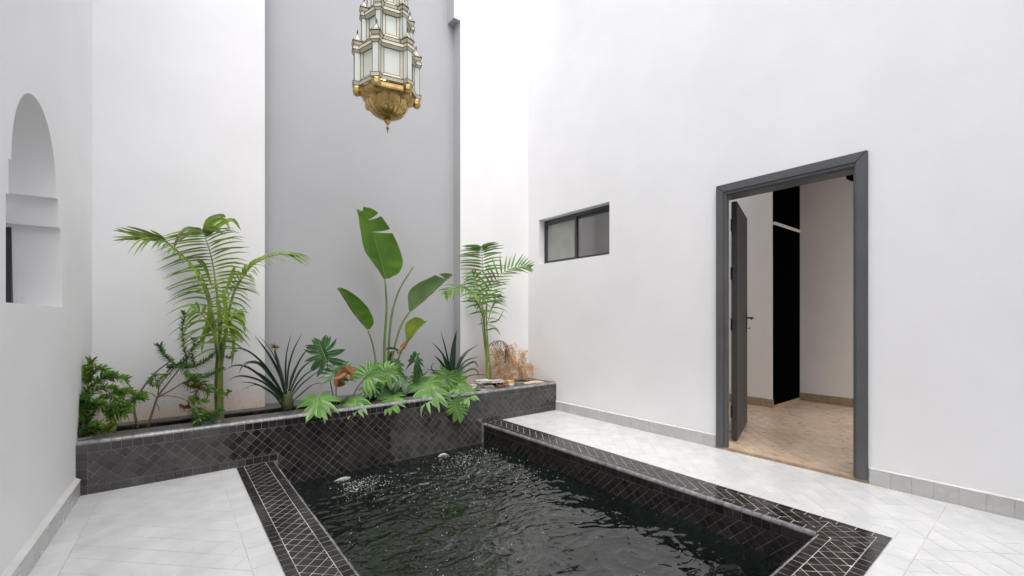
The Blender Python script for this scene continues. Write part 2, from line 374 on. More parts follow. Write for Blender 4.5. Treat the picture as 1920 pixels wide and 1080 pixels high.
# back wall: white plaster with a tall grey recess
RH = [(.63, .25, 2.52, 4.325), (.72, 4.325, 2.44, 5.06)]
wb = thing('plaster_wall', 'white plastered back wall behind the plants with a tall grey recess in its middle', 'wall', (1.5, VW, .25))
pierced(-.9, UR+.2, .25, HT, VW, VW+.138, RH, lambda a,b,c: (a,c,b), 1).build('wall_face', [M['stained'], M['grey_plaster']], wb, recalc=True)
MB().box((.5,VW+.14,.25), (2.7,VW+.3,5.05)).build('recess_panel', M['grey_plaster'], wb)
# right wall with doorway and small high window
DV0, DV1 = .80, 1.722
WV0, WV1, WZ0, WZ1 = 2.835, 3.903, 1.70, 2.232
wr = thing('plaster_wall', 'white plastered right wall holding the doorway and the small high window', 'wall', (UR+.08, 1, 0))
pierced(VB, VW, -.02, HT, UR, UR+.15, [(DV0,-.02,DV1,2.08), (WV0,WZ0,WV1,WZ1)], lambda a,b,c: (c,a,b)).build('wall_face', M['plaster'], wr, recalc=True)
# left wall, a little out of square, with stepped arched niche
wl = thing('plaster_wall', 'bluish white left wall with a stepped arched niche cut deep into it', 'wall', (-.7, 1, 0))
arc = []
for k in range(49):
    g = math.pi*k/48; arc.append((2.842+.328*math.cos(g), 1.66+.37*(math.sin(g)**.92)))
hole = [(2.454,1.11),(3.285,1.11),(3.257,1.52),(3.225,1.52),(3.212,1.66)]+arc+[(2.483,1.66),(2.483,1.52),(2.454,1.52)]
bm = bmesh.new()
def lm_(v, z, d): return (ul(v)-d, v, z)
outer = [(VB,-.02),(VW,-.02),(VW,HT),(VB,HT)]
vo = [bm.verts.new(lm_(v,z,0)) for v, z in outer]; vh = [bm.verts.new(lm_(v,z,0)) for v, z in hole]
ed = [bm.edges.new((vo[i], vo[(i+1)%4])) for i in range(4)]+[bm.edges.new((vh[i], vh[(i+1)%len(vh)])) for i in range(len(vh))]
bmesh.ops.triangle_fill(bm, edges=ed, use_beauty=True)
vd = [bm.verts.new(lm_(v,z,.2)) for v, z in hole]
for i in range(len(vh)):
    j = (i+1)%len(vh); bm.faces.new((vh[i], vh[j], vd[j], vd[i]))
vb = [bm.verts.new(lm_(v,z,.32)) for v, z in outer]
for i in range(4): bm.faces.new((vo[i], vo[(i+1)%4], vb[(i+1)%4], vb[i]))
bmesh.ops.recalc_face_normals(bm, faces=bm.faces)
for f_ in bm.faces:
    if len(f_.verts) == 4 and min(v.co.z for v in f_.verts) > 1.655 and max(v.co.z for v in f_.verts) < 2.1 and max(v.co.z for v in f_.verts)-min(v.co.z for v in f_.verts) < .3: f_.smooth = True
for e_ in bm.edges:
    if len(e_.link_faces) == 2 and e_.calc_face_angle(0) > .6: e_.smooth = False
me = bpy.data.meshes.new('wall_face'); bm.to_mesh(me); bm.free(); me.materials.append(M['plaster'])
o = bpy.data.objects.new('wall_face', me); C.objects.link(o); place(o, (0,0,0), wl)
MB().add([lm_(2.3,1.545,.2), lm_(3.4,1.545,.2), lm_(3.4,2.2,.2), lm_(2.3,2.2,.2), lm_(2.3,1.545,.3), lm_(3.4,1.545,.3), lm_(3.4,2.2,.3), lm_(2.3,2.2,.3)],
    [(0,1,2,3),(4,7,6,5),(0,4,5,1),(1,5,6,2),(2,6,7,3),(3,7,4,0)]).build('niche_back', M['plaster'], wl, recalc=True)
nw = thing('window', 'dark narrow window frame set at the back of the arched niche in the left wall', 'window', (ul(2.87)-.2, 2.87, 1.11))
f = MB()
def lbox(mb, v0, v1, z0, z1, d0, d1):
    mb.add([lm_(v0,z0,d0), lm_(v1,z0,d0), lm_(v1,z1,d0), lm_(v0,z1,d0), lm_(v0,z0,d1), lm_(v1,z0,d1), lm_(v1,z1,d1), lm_(v0,z1,d1)],
        [(0,1,2,3),(4,7,6,5),(0,4,5,1),(1,5,6,2),(2,6,7,3),(3,7,4,0)]); return mb
lbox(f, 2.44, 2.475, 1.112, 1.543, .16, .21); lbox(f, 3.258, 3.284, 1.112, 1.543, .172, .24); lbox(f, 2.475, 3.257, 1.112, 1.15, .2, .24); lbox(f, 2.475, 3.257, 1.50, 1.543, .2, .24); lbox(f, 2.82, 2.86, 1.15, 1.50, .2, .24)
f.build('window_frame', M['frame'], nw, recalc=True)
lbox(MB(), 2.475, 2.82, 1.15, 1.50, .215, .221).build('pane', M['frosted'], nw, recalc=True)
lbox(MB(), 2.86, 3.257, 1.15, 1.50, .215, .221).build('pane', M['frosted'], nw, recalc=True)
# rear wall closes the court behind the camera
rw = MB().box((-1.1,VB-.2,-.02), (UR+.2,VB,HT)).build('plaster_wall', M['plaster']); tag(rw, 'plain white plastered wall closing the court behind the viewer', 'wall')

# ---------------------------------------------------------------- ground and floors
gd = MB().box((-40,-40,-1.6), (40,40,-1.3)).build('ground', M['soil']); tag(gd, kind='structure')
def white_floor(label_regions): pass
FR = Frame((0,0,-.004), (1,0,0), (0,1,0))
fl = MB(); fl.box((-.9,VB,-.3), (U0-.001,3.603,-.0016))
floor_l = fl.build('floor', M['floor_grout']); floor_l['kind'] = 'structure'
fl = MB(); fl.box((U0-.001,VB,-.3), (U3+.001,V0-.001,-.0016)); fl.box((U3+.001,VB,-.3), (UR+.01,3.603,-.0016))
floor_r = fl.build('floor', M['floor_grout']); floor_r['kind'] = 'structure'
G = .0022; P1 = .10
def skew_row(v0, v1, w0, w1, n):
    res = []
    for i in range(n):
        a = v0+(v1-v0)*i/n; b = v0+(v1-v0)*(i+1)/n
        q = shrink([(ul(a)+w0,a),(ul(a)+w1,a),(ul(b)+w1,b),(ul(b)+w0,b)], G/2)
        if q: res.append((FR, q))
    return res
T = row(FR, U0-P1, U0, VB, 3.5, P1, G, 'b')+row(FR, ul(3.5)+.02, U0, 3.5, 3.6, P1, G, 'a')+skew_row(VB, 3.5, .0, .12, 58)
T += lattice(FR, [(ul(VB)+.12,VB),(U0-P1,VB),(U0-P1,3.5),(ul(3.5)+.12,3.5)], P1, G, 45, (.02,.03))
lay(floor_l, T, 'floor_tile', M['white_tile'], limit=298, tilt=.006)
T = row(FR, U3, U3+P1, V0-P1, 3.6, P1, G, 'b')+row(FR, U0, U3, V0-P1, V0, P1, G, 'a')
T += lattice(FR, rect(U3+P1, V0-P1, UR, 3.6), P1, G, 45, (.035,.02))+lattice(FR, rect(U0, VB, UR, V0-P1), P1, G, 45, (.035,.02))
lay(floor_r, T, 'floor_tile', M['white_tile'], limit=298, tilt=.006)

# skirtings: tiles are parts of the walls
def skirt(parent, y0, y1, mp_fr, n, h, m, th=.004, name='skirting_tile'):
    T = row(mp_fr, y0, y1, 0, h, (y1-y0)/n, .002, 'a')
    lay(parent, T, name, m, th=th, limit=200, tilt=.01)
fr_r = Frame((UR-.010, 0, 0), (0,-1,0), (0,0,1))       # normal points to -u
MB().box((UR-.011,1.74,.0), (UR+.001,3.6,.098)).build('skirting_backing', M['skirt_tile'], wr)
MB().box((UR-.011,VB,.0), (UR+.001,.757,.098)).build('skirting_backing', M['skirt_tile'], wr)
skirt(wr, -3.6, -1.745, fr_r, 18, .1, M['skirt_tile']); skirt(wr, -.755, 2.25, fr_r, 30, .1, M['skirt_tile'])
for a, b in ((VB,.757),(1.74,3.6)):
    MB().add([(UR-.015,a,.0985),(UR-.015,b,.0985),(UR+.001,b,.0985),(UR+.001,a,.0985),(UR-.011,a,.101),(UR-.011,b,.101),(UR+.001,b,.106),(UR+.001,a,.106)],
        [(0,1,5,4),(4,5,6,7),(0,4,7,3),(1,2,6,5)]).build('plaster_fillet', M['fillet'], wr, recalc=True)
dl = V(ul(0)-ul(-1), 1, 0).normalized()
fr_l = Frame((ul(0)+.018, 0, 0), dl, (0,0,1)); 
if fr_l.n.x < 0: fr_l = Frame((ul(0)+.018, 0, 0), -dl, (0,0,1))
sg = 1 if fr_l.a.y > 0 else -1
f = MB(); lbox(f, VB, 3.6, 0, .092, -.0185, .0); f.build('skirting_backing', M['skirt_tile'], wl, recalc=True)
T = row(fr_l, min(sg*VB, sg*3.597), max(sg*VB, sg*3.597), 0, .094, .1, .002, 'a'); lay(wl, T, 'skirting_tile', M['skirt_tile'], limit=100, tilt=.008)
f = MB(); f.add([lm_(VB,.0945,-.0235), lm_(3.6,.0945,-.0235), lm_(3.6,.0945,.001), lm_(VB,.0945,.001), lm_(VB,.098,-.0225), lm_(3.6,.098,-.0225), lm_(3.6,.112,.001), lm_(VB,.112,.001)],
    [(0,1,5,4),(4,5,6,7),(0,4,7,3),(1,2,6,5)]); f.build('plaster_fillet', M['fillet'], wl, recalc=True)

# ---------------------------------------------------------------- pool
GB = .0036
def quarter(parent, name, m, o_, along, out, length, pitch, rad, limit=80, pw=1.0):
    """bullnose tiles: quarter round pieces from the top (z=0 plane) down; out = direction away from the slab"""
    n = max(1, round(length/pitch)); a = V(along); u = V(out)
    rest = MB()
    for i in range(n):
        s0 = length*i/n+.001; s1 = length*(i+1)/n-.001; vs = []; K = 5; jt = rnd.uniform(-.0005,.0005)
        for s_ in (s0, s1):
            for k in range(K):
                g = math.pi/2*k/(K-1); vs.append(V(o_)+a*s_+u*(rad*math.sin(g)+jt)+V(0,0,1)*(rad*math.cos(g)-rad+jt))
            vs.append(V(o_)+a*s_+V(0,0,1)*(-rad))
        fs = [(k, k+1, K+1+k+1, K+1+k) for k in range(K-1)]+[tuple(range(K,-1,-1)), tuple(range(K+1,2*K+2)), (0,K+1,2*K+1,K), (K-1,K,2*K+1,2*K)]
        c_ = V(o_)+a*((s0+s1)/2)
        if i < limit: MB().add(vs, fs).build(name, m, parent, org=c_, recalc=True)
        else: rest.add(vs, fs)
# left coping
cl = thing('pool_coping', 'flat black tiled pool edge with white joints along the left side of the water', 'pool edge', (U0+.12, 2, 0))
MB().box((U0,V0,-.5), (U1-.012,3.602,-.0016)).build('mortar_bed', M['grout'], cl)
T = row(FR, U0, U0+.048, V0, 3.6, TP, GB, 'b')+row(FR, U1-.062, U1-.013, V1, 3.6, TP, GB, 'b')+lattice(FR, rect(U0+.048, V1, U1-.062, 3.6), TP, GB, 45, (.01,.0))
lay(cl, T, 'coping_tile', M['black_tile'], limit=270, tilt=.012)
quarter(cl, 'edge_tile', M['edge_tile'], (U1-.0125, V1+.001, -.0003), (0,1,0), (1,0,0), 3.6-V1, .1, .012, 40)
# right coping
cr = thing('pool_coping', 'black tiled pool edge with rounded nosing running along the right side of the water', 'pool edge', (U3-.12, 2, 0))
MB().box((U2+.02,V0,-.5), (U3,3.602,-.0016)).build('mortar_bed', M['grout'], cr)
T = row(FR, U3-.046, U3, V0, 3.6, .07, GB, 'b')+row(FR, U2+.021, U2+.066, V1, 3.6, .06, GB, 'b')+lattice(FR, rect(U2+.066, V1, U3-.046, 3.6), TP*1.08, GB, 52, (.0,.0))
T += lattice(FR, rect(U2-.0, V0+.05, U3-.046, V1), TP*1.08, GB, 52, (.0,.0))
lay(cr, T, 'coping_tile', M['black_tile'], limit=230, tilt=.012)
quarter(cr, 'edge_tile', M['edge_tile'], (U2+.0205, V1+.001, -.0003), (0,1,0), (-1,0,0), 3.6-V1, TP, .02, 60)
# near coping
cn = thing('pool_coping', 'black tiled pool edge across the near end of the water in the lower right corner', 'pool edge', (1.6, V0+.1, 0))
MB().box((U0,V0,-.5), (U2+.02,V1-.012,-.0016)).build('mortar_bed', M['grout'], cn)
T = row(FR, U0+.048, U3-.046, V0, V0+.05, TP, GB, 'a')+row(FR, U1, U2, V1-.062, V1-.013, TP, GB, 'a')+lattice(FR, rect(U0+.048, V0+.05, U2, V1-.062), TP*1.08, GB, 48, (.02,.01))
lay(cn, T, 'coping_tile', M['black_tile'], limit=220, tilt=.012)
quarter(cn, 'edge_tile', M['edge_tile'], (U1, V1-.0125, -.0003), (1,0,0), (0,1,0), U2-U1, .1, .012, 40)
# pool basin: walls under the copings
pb = thing('pool_basin', 'sunken black tiled pool basin between the copings, filled with dark green water', 'pool', (1.55, 2.2, -1.1))
bs = MB(); bs.box((U1-.01,V1-.01,-1.2), (U2+.03,3.61,-1.1)); bs.box((U1-.06,V1-.01,-1.1), (U1-.0035,3.6,-.013)); bs.box((U2+.0035,V1-.01,-1.1), (U2+.06,3.6,-.021)); bs.box((U1-.003,V1-.06,-1.1), (U2+.003,V1-.0035,-.013))
bs.build('lining', M['dark_grout'], pb)
FW = Frame((U2+.004, 0, 0), (0,-1,0), (0,0,1))       # right basin wall, faces -u
T = row(FW, -3.6, -V1, -.021-TP, -.021, TP, GB, 'a')+lattice(FW, rect(-3.6, -.40, -V1, -.021-TP), TP, GB, 45, (0,.01))
lay(pb, T, 'wall_tile', M['black_tile'], limit=296, tilt=.02)
FN = Frame((0, V1-.004, 0), (-1,0,0), (0,0,1)); T2 = lattice(FN, rect(-U2, -.40, -U1, -.014), TP, GB, 45)
FL = Frame((U1-.004, 0, 0), (0,1,0), (0,0,1)); T2 += lattice(FL, rect(V1, -.40, 3.6, -.014), TP, GB, 45)
lay(pb, T2, 'wall_tile', M['black_tile'], limit=0, tilt=.02, stuff_name='far_wall_tile')

# water with churned surface: a real displaced sheet
def wave(x, y):
    h = 0
    d1 = math.hypot(x-1.16, y-3.22); d2 = math.hypot(x-2.12, y-3.12)
    act = 1.0*math.exp(-(d1/.5)**2)+1.3*math.exp(-(d2/.75)**2)+.55
    calm = min(1, max(0, (3.62-y)/.30)); calm = .06+.94*calm*calm
    h += .014*noise.noise((x*2.3, y*2.3, 1.7))+.0075*noise.noise((x*5.2+.3*y, y*5.2, 5.1))
    w = noise.noise((x*1.7+9, y*1.7, 3.3)); xx = x+.10*w; yy = y+.12*noise.noise((x*2.1, y*2.1+4, 8))
    h += .0048*noise.noise((xx*6, yy*12, 2.2))*(.55+.9*max(0,noise.noise((x*1.3,y*1.3,21))+.35))
    r1 = 1-abs(noise.noise((xx*8, yy*13, 11.2))); h += .0065*(r1**5)*act
    h += .0036*noise.noise((xx*22, yy*34, 4.4))*(act-.22)
    h += .0016*noise.noise((x*60, y*75, 6.6))*(act+.2)
    h += .0035*math.sin(d2*38+3*w)*math.exp(-d2*2.2)+.003*math.sin(d1*44+3*w)*math.exp(-d1*3)
    if d2 < .5: h += .006*(1-abs(noise.noise((x*26, y*30, 7.7))))**3*(1-d2/.5)
    if d1 < .3: h += .007*(1-abs(noise.noise((x*30, y*34, 3.7))))**3*(1-d1/.3)
    return h*calm
nx, ny = 250, 380; vs = []; fs = []
for j in range(ny+1):
    y = V1-.004+(3.604-V1+.004)*j/ny
    for i in range(nx+1):
        x = U1-.004+(U2-U1+.008)*i/nx; vs.append((x, y, ZW+wave(x, y)))
for j in range(ny):
    for i in range(nx): a = j*(nx+1)+i; fs.append((a, a+1, a+nx+2, a+nx+1))
wt = MB().add(vs, fs).build('water', M['water'], smooth=True); tag(wt, kind='structure')
# foam over the two inlet jets, white flecks painting bubbles and sky glints
for cx, cy, sx, sy, lab in ((1.065,3.455,.058,.024,'white foam cap where the left pool jet breaks the dark water by the planter'),
                       (1.965,3.50,.046,.020,'small white foam cap of the right pool jet close to the planter wall')):
    r6 = random.Random(int(cx*100)); jf = MB()
    for _ in range(420):
        g = r6.uniform(0,6.283); q_ = r6.random()**.55*(1+.25*math.sin(3*g+cx*5)); x_ = cx+math.cos(g)*q_*sx; y_ = cy+math.sin(g)*q_*sy
        r_ = r6.choice([.0016,.0022,.003,.004,.0052])*(1.15-.5*q_); z_ = ZW+.001+.013*max(0,1-q_*q_)+r6.uniform(-.002,.002)
        jf.lathe((x_,y_,z_), [(0,-r_),(r_*.8,-r_*.6),(r_,0),(r_*.8,r_*.6),(0,r_)], 6)
    o = jf.build('jet_foam', M['jet'], smooth=True); tag(o, lab, 'foam', kind='stuff')
fb = MB(); r3 = random.Random(11)
def fleck(x, y, s):
    n_ = 5; z = ZW+wave(x, y)+.0004; a0 = r3.uniform(0,6.28); st = r3.uniform(1,2.2); ca, sa = math.cos(a0), math.sin(a0)
    vs = [];
    for k in range(n_):
        g = k/n_*6.283; px, py = s*st*math.cos(g)*r3.uniform(.7,1.2), s*math.sin(g)*r3.uniform(.7,1.2); vs.append((x+px*ca-py*sa, y+px*sa*.6+py*ca, z))
    vs.append((x, y, z+s*.7)); fb.add(vs, [(k,(k+1)%n_,n_) for k in range(n_)])
for cx, cy, sd, n_ in ((1.15,3.26,.08,330),(2.08,3.24,.17,420),(1.3,3.0,.22,110),(2.15,2.7,.22,190),(1.55,2.2,.6,380),(1.75,2.9,.3,200)):
    for _ in range(n_):
        x = r3.gauss(cx, sd); y = r3.gauss(cy, sd*(.9 if sd < .3 else 1.2))
        if U1+.02 < x < U2-.02 and V1+.02 < y < 3.5: fleck(x, y, r3.choice([.0012,.0016,.002,.0026,.0038] if sd < .3 else [.0010,.0014,.0018,.0024,.0032]))
fo = fb.build('foam_glint_flecks', M['foam']); tag(fo, kind='stuff')

# ---------------------------------------------------------------- planter
GB = .0028
pl = thing('planter', 'long low black tiled planter against the back wall between pool and wall', 'planter', (1.5, 3.85, 0))
b_ = MB(); b_.box((ul(3.6)-.05,3.6016,-1.1), (UR,3.6225,.2975)); b_.build('mortar_bed', M['dark_grout'], pl)
k_ = MB()
H0, H1 = -.27, 3.33
k_.box((ul(3.7)-.02,3.6235,-.3), (UR,3.80,.3175)); k_.box((ul(4.0)-.03,3.98,-.3), (UR,4.239,.3178))
k_.box((ul(3.9)-.03,3.80,-.3), (H0,3.98,.3172)); k_.box((H1,3.80,-.3), (UR,3.98,.3172))
k_.build('rim', M['rim'], pl, bevel=.002)
sb = MB(); nX = 120
vs = []; fs = []
for j in range(9):
    for i in range(nX+1):
        x = H0+(H1-H0)*i/nX; y = 3.80+.18*j/8; vs.append((x, y, .215+.035*noise.noise((x*5,y*7,1))+.012*noise.noise((x*25,y*25,3))+(.06*max(0,(x-2.6)/.7) if x > 2.6 else 0)))
for j in range(8):
    for i in range(nX): a = j*(nX+1)+i; fs.append((a,a+1,a+nX+2,a+nX+1))
so = sb.add(vs, fs).build('soil', M['soil'], pl, smooth=True); so['kind'] = 'stuff'
FI = Frame((0, 3.979, 0), (1,0,0), (0,0,1)); lay(pl, row(FI, H0, H1, .21, .314, .1, .003, 'a'), 'inner_tile', M['black_tile'], limit=0, stuff_name='inner_tiles')
FP = Frame((0, 3.604, 0), (1,0,0), (0,0,1))          # front face, normal -v
UA = ul(3.6)+.002
ZT = .299
Ttop = row(FP, UA, UR-.002, ZT-TP, ZT, TP, GB, 'a')
Tb = row(FP, UA+TP, U0+.26, .002, TP, TP, GB, 'a')+row(FP, U2-.02, UR-.002, .002, TP, TP, GB, 'a')
Tl = row(FP, UA, UA+TP, .002, ZT-TP, TP, GB, 'b')
Td = []; ra = (UA+TP, TP, UR-.002, ZT-TP); rb = (U0+.262, -.4, U2-.022, TP); rc = (U0+.262, -.4, U2-.022, ZT-TP)
ins = lambda q, r_: all(r_[0] <= p[0] <= r_[2] and r_[1] <= p[1] <= r_[3] for p in q)
for r_ in (ra, rc):
    for t_ in lattice(FP, rect(*r_), TP, GB, 45, (.012,.004)):
        top = max(p[1] for p in t_[1]); low = min(p[1] for p in t_[1])
        if r_ is ra:
            cx = sum(p[0] for p in t_[1])/len(t_[1])
            # pieces cut by the lower line above the pool are replaced by the whole tiles of the second pass
            if rc[0]+.04 < cx < rc[2]-.04 and low < TP+.0025: continue
            Td.append(t_)
        else:
            cx = sum(p[0] for p in t_[1])/len(t_[1])
            if low < TP and (top <= TP+.0 or rc[0]+.04 < cx < rc[2]-.04): Td.append(t_)
lay(pl, Ttop+Tb+Tl, 'border_tile', lambda c_: M['black_tile'] if .45 < c_.x < 2.4 else M['dusty_tile'], limit=150, tilt=.02)
pickt = lambda c_: M['black_tile'] if .38+rnd.gauss(0,.10) < c_.x < 2.35+rnd.gauss(0,.08) else M['dusty_tile']
lay(pl, Td, 'face_tile', pickt, limit=290, tilt=.028)
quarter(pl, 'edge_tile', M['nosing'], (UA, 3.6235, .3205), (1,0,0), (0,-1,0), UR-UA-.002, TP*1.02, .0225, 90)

# ---------------------------------------------------------------- door
dr = thing('door', 'dark grey framed doorway with its plank door swung open into the room beyond', 'door', (UR, 1.25, 0))
def arch_board(z0, z1, v0, v1, out, name='architrave', dep=0):
    return MB().box((UR-out,v0,z0), (UR-dep,v1,z1))
A0, A1 = .762, 1.735
ZS = .022
# architrave boards, mitred at the top corners
def board(poly, u0, u1, name):
    n = len(poly); vs = [(u0,p[0],p[1]) for p in poly]+[(u1,p[0],p[1]) for p in poly]
    return MB().add(vs, [tuple(range(n)), tuple(range(2*n-1,n-1,-1))]+[(i,n+i,n+(i+1)%n,(i+1)%n) for i in range(n)]).build(name, M['paint'], dr, bevel=.004, recalc=True)
W = .062; ZA = 2.119
board([(A0,ZS),(A0+W,ZS),(A0+W,ZA-W),(A0,ZA)], UR-.024, UR-.0005, 'architrave')
board([(A1,ZS),(A1,ZA),(A1-W,ZA-W),(A1-W,ZS)], UR-.024, UR-.0005, 'architrave')
board([(A0,ZA),(A0+W,ZA-W),(A1-W,ZA-W),(A1,ZA)], UR-.024, UR-.0005, 'architrave')
# jamb lining through the wall with a rebate
I0, I1, IZ = .842, 1.642, 2.025
for (a, b, z0, z1) in ((A0+W-.022,I0,ZS,IZ),(I1+.006,A1-.011,ZS,IZ),(A0+W-.022,A1-.011,IZ,2.081)):
    MB().box((UR+.003,a,z0), (UR+(.10 if a < 1 else .018),b,z1)).build('jamb', M['paint'], dr, bevel=.003)
for (a, b, z0, z1) in ((A0+W-.001,I0-.010,ZS,IZ+.012),(I1+.010,A1-W+.001,ZS,IZ+.012),(A0+W-.001,A1-W+.001,IZ+.012,ZA-W+.001)):
    MB().box((UR-.014,a,z0), (UR+.0025,b,z1)).build('jamb_bead', M['paint'], dr, bevel=.002)
MB().box((UR+.101,A0+W-.022,ZS), (UR+.149,I0-.012,IZ+.012)).build('jamb_rebate', M['paint'], dr)
MB().box((UR+.0185,A0+W-.0,IZ+.002), (UR+.149,A1-.012,2.081)).build('jamb_rebate', M['paint'], dr)
# leaf
h0 = V(3.716,1.679,0); h1 = V(4.432,1.905,0); ld = (h1-h0).normalized(); ln = V(ld.y,-ld.x,0)   # ln points to -v side
if ln.y > 0: ln = -ln
def lbx(mb, s0, s1, n0, n1, z0, z1):
    vs = []
    for z in (z0, z1):
        for s_, n_ in ((s0,n0),(s1,n0),(s1,n1),(s0,n1)): vs.append(h0+ld*s_+ln*n_+V(0,0,z))
    return mb.add(vs, [(0,3,2,1),(4,5,6,7),(0,1,5,4),(1,2,6,5),(2,3,7,6),(3,0,4,7)])
LL = (h1-h0).length
leaf = lbx(MB(), 0, LL, -.04, 0, .032, 2.028).build('leaf', M['door'], dr, bevel=.003, recalc=True)
for i in range(7):
    s0 = LL*i/7+.003; s1 = LL*(i+1)/7-.003
    lbx(MB(), s0, s1, .0005, .004, .036, 2.024).build('plank', M['door'], leaf, bevel=.0012, recalc=True)
for z in (.28, 1.0, 1.42, 1.82):
    lbx(MB(), -.075, .0, -.036, -.028, z-.05, z+.05).build('hinge', M['iron'], leaf, recalc=True)
pz = h0+ld*(LL-.055)+ln*.0045
hp = MB(); lbx(hp, LL-.075, LL-.035, .004, .0085, .92, 1.10); 
hp.build('handle_plate', M['iron'], leaf, bevel=.002, recalc=True)
hd = MB(); q = pz+V(0,0,1.055); hd.tube([q, q+ln*.045, q+ln*.055-ld*.012, q+ln*.056-ld*.05+V(0,0,.004), q+ln*.052-ld*.10+V(0,0,-.004), q+ln*.050-ld*.115+V(0,0,-.014)], [.009,.009,.009,.008,.007,.006], 8)
hd.build('handle', M['iron'], leaf, smooth=True)
q = h0+ld*(LL-.055)-ln*.0405+V(0,0,1.055); hd = MB(); hd.tube([q, q-ln*.045, q-ln*.055-ld*.012, q-ln*.056-ld*.06, q-ln*.052-ld*.11+V(0,0,-.008)], [.009,.009,.009,.008,.006], 8); hd.build('handle', M['iron'], leaf, smooth=True)
q = pz+V(0,0,.955); kk = MB(); kk.tube([q, q+ln*.018], .004, 8)
ring = [q+ln*.026+ld*(.013*math.sin(g))+V(0,0,.013*math.cos(g)-.0) for g in [k*math.pi/5 for k in range(11)]]
kk.tube(ring, .0022, 6); kk.build('key', M['iron'], leaf, smooth=True)

# ---------------------------------------------------------------- small high window
ww = thing('window', 'small dark framed sliding window set high in the right wall near the corner', 'window', (UR+.09, 3.37, WZ0))
wf = MB(); x0, x1 = UR+.090, UR+.135
wf.box((x0,WV0,WZ0), (x1,WV1,WZ0+.024)); wf.box((x0,WV0,WZ1-.036), (x1,WV1,WZ1)); wf.box((x0,WV0,WZ0+.024), (x1,WV0+.024,WZ1-.036)); wf.box((x0,WV1-.024,WZ0+.024), (x1,WV1,WZ1-.036))
wf.build('window_frame', M['frame'], ww, bevel=.002)
def sash(v0, v1, xa, xb, m, rail):
    s_ = MB(); z0, z1 = WZ0+.0245, WZ1-.0365
    s_.box((xa,v0,z0), (xb,v1,z0+rail)); s_.box((xa,v0,z1-rail-.01), (xb,v1,z1)); s_.box((xa,v0,z0+rail), (xb,v0+.030,z1-rail-.01)); s_.box((xa,v1-.030,z0+rail), (xb,v1,z1-rail-.01))
    o = s_.build('sash', M['frame'], ww, bevel=.0015)
    MB().box(((xa+xb)/2-.002,v0+.029,z0+rail-.001), ((xa+xb)/2+.002,v1-.029,z1-rail-.009)).build('pane', m, o)
sash(3.375, WV1-.0245, UR+.094, UR+.110, M['frosted'], .018)
sash(WV0+.0245, 3.385+.02, UR+.114, UR+.130, M['glass'], .018)

# ---------------------------------------------------------------- room beyond the door
rm = thing('room', 'plain pale room with beige skirting seen through the open doorway', 'room', (4.9, 1.7, 0))
RX0, RX1, RY0, RY1, RZ = UR+.15, 6.27, -1.3, 4.7, 3.05
M['room'] = mat('room_plaster', (.80,.785,.76), .7, col2=(.77,.755,.73), nscale=2, bump=.2, bscale=8, bdist=.004)
wk = MB(); wk.box((RX1,RY0-.1,-.02), (RX1+.15,2.069,RZ)); wk.build('room_wall', M['room'], rm)
wk = MB(); wk.box((5.47,2.07,-.02), (RX1+.15,RY1+.1,RZ)); wk.build('room_wall', M['room'], rm)
MB().box((RX0,RY1,-.02), (5.468,RY1+.15,RZ)).build('room_wall', M['room'], rm)
pierced(RX0, RX1, -.02, RZ, RY0-.15, RY0, [(3.9,.3,6.2,2.7)], lambda a,b,c: (a,c,b)).build('room_wall', M['room'], rm, recalc=True)  # unseen end window, opened wide to brighten the room
pierced(RX0, RX1+.15, RY0-.15, RY1+.15, RZ+.001, RZ+.15, [(3.80,2.3,5.35,4.5),(4.0,-.9,5.9,.5)], lambda a,b,c: (a,b,c)).build('ceiling', M['room'], rm, recalc=True)  # two skylight holes added out of view to let more daylight in
rf = MB().box((UR-.004,RY0-.02,-.25), (RX1+.02,RY1,.0165)); rfo = rf.build('floor', M['beige_grout']); rfo['kind'] = 'structure'
FB = Frame((0,0,.016), (1,0,0), (0,1,0))
T = row(FB, UR+.002, UR+.09, I0-.02, I1+.03, .1, .002, 'b')+lattice(FB, rect(UR+.09, .7, RX1-.02, 2.06), .1, .002, 45)+lattice(FB, rect(RX0, RY0, RX1, .7), .1, .002, 45)+lattice(FB, rect(RX0, 2.06, 5.46, RY1), .1, .002, 45)
lay(rfo, T, 'floor_tile', M['beige_tile'], limit=260, tilt=.006)
MB().box((UR-.0145,A0-.0,-.001), (UR-.0045,A1,.0195)).build('threshold', M['beige_stone'], dr, bevel=.002)
for (a, b) in (((5.455,2.068,.02),(5.4695,RY1,.115)), ((RX1-.015,RY0,.02),(RX1-.0005,2.055,.115)), ((5.455,2.0555,.02),(5.475,2.0675,.115))):
    MB().box(a, b).build('skirting', M['beige_stone'], rm, bevel=.003)
wd = thing('wardrobe', 'tall narrow cupboard opening, its dark inside painted black, with white shelf edge in the far corner of the inner room', 'cupboard', (5.9, 2.06, 0))
MB().box((5.485,2.052,.02), (RX1-.002,2.0695,.05)).build('plinth', M['beige_stone'], wd)
MB().box((5.485,2.052,.0505), (RX1-.002,2.0695,2.13)).build('dark_void_sheet', M['black'], wd)  # near-black sheet paints the darkness of an open void
MB().box((5.485,2.045,2.131), (RX1-.002,2.0695,2.165)).build('shelf_edge', M['plaster'], wd)
MB().box((5.485,2.052,2.166), (RX1-.002,2.0695,RZ-.002)).build('dark_void_sheet', M['black'], wd)
bl = MB(); bl.lathe((0,0,0), [(.0,-.075),(.05,-.07),(.085,-.04),(.095,0),(.085,.045),(.05,.08),(.02,.09),(.02,.13),(0,.13)], 20)
o = bl.build('wall_lamp', M['black'], smooth=True); o.location = (6.0,1.415,2.66); tag(o, 'round black lamp high in the inner room at the top right of the doorway', 'lamp')
MB().tube([(6.0,1.415,2.78),(6.0,1.415,3.049)], .012, 8).build('stem', M['black'], o)

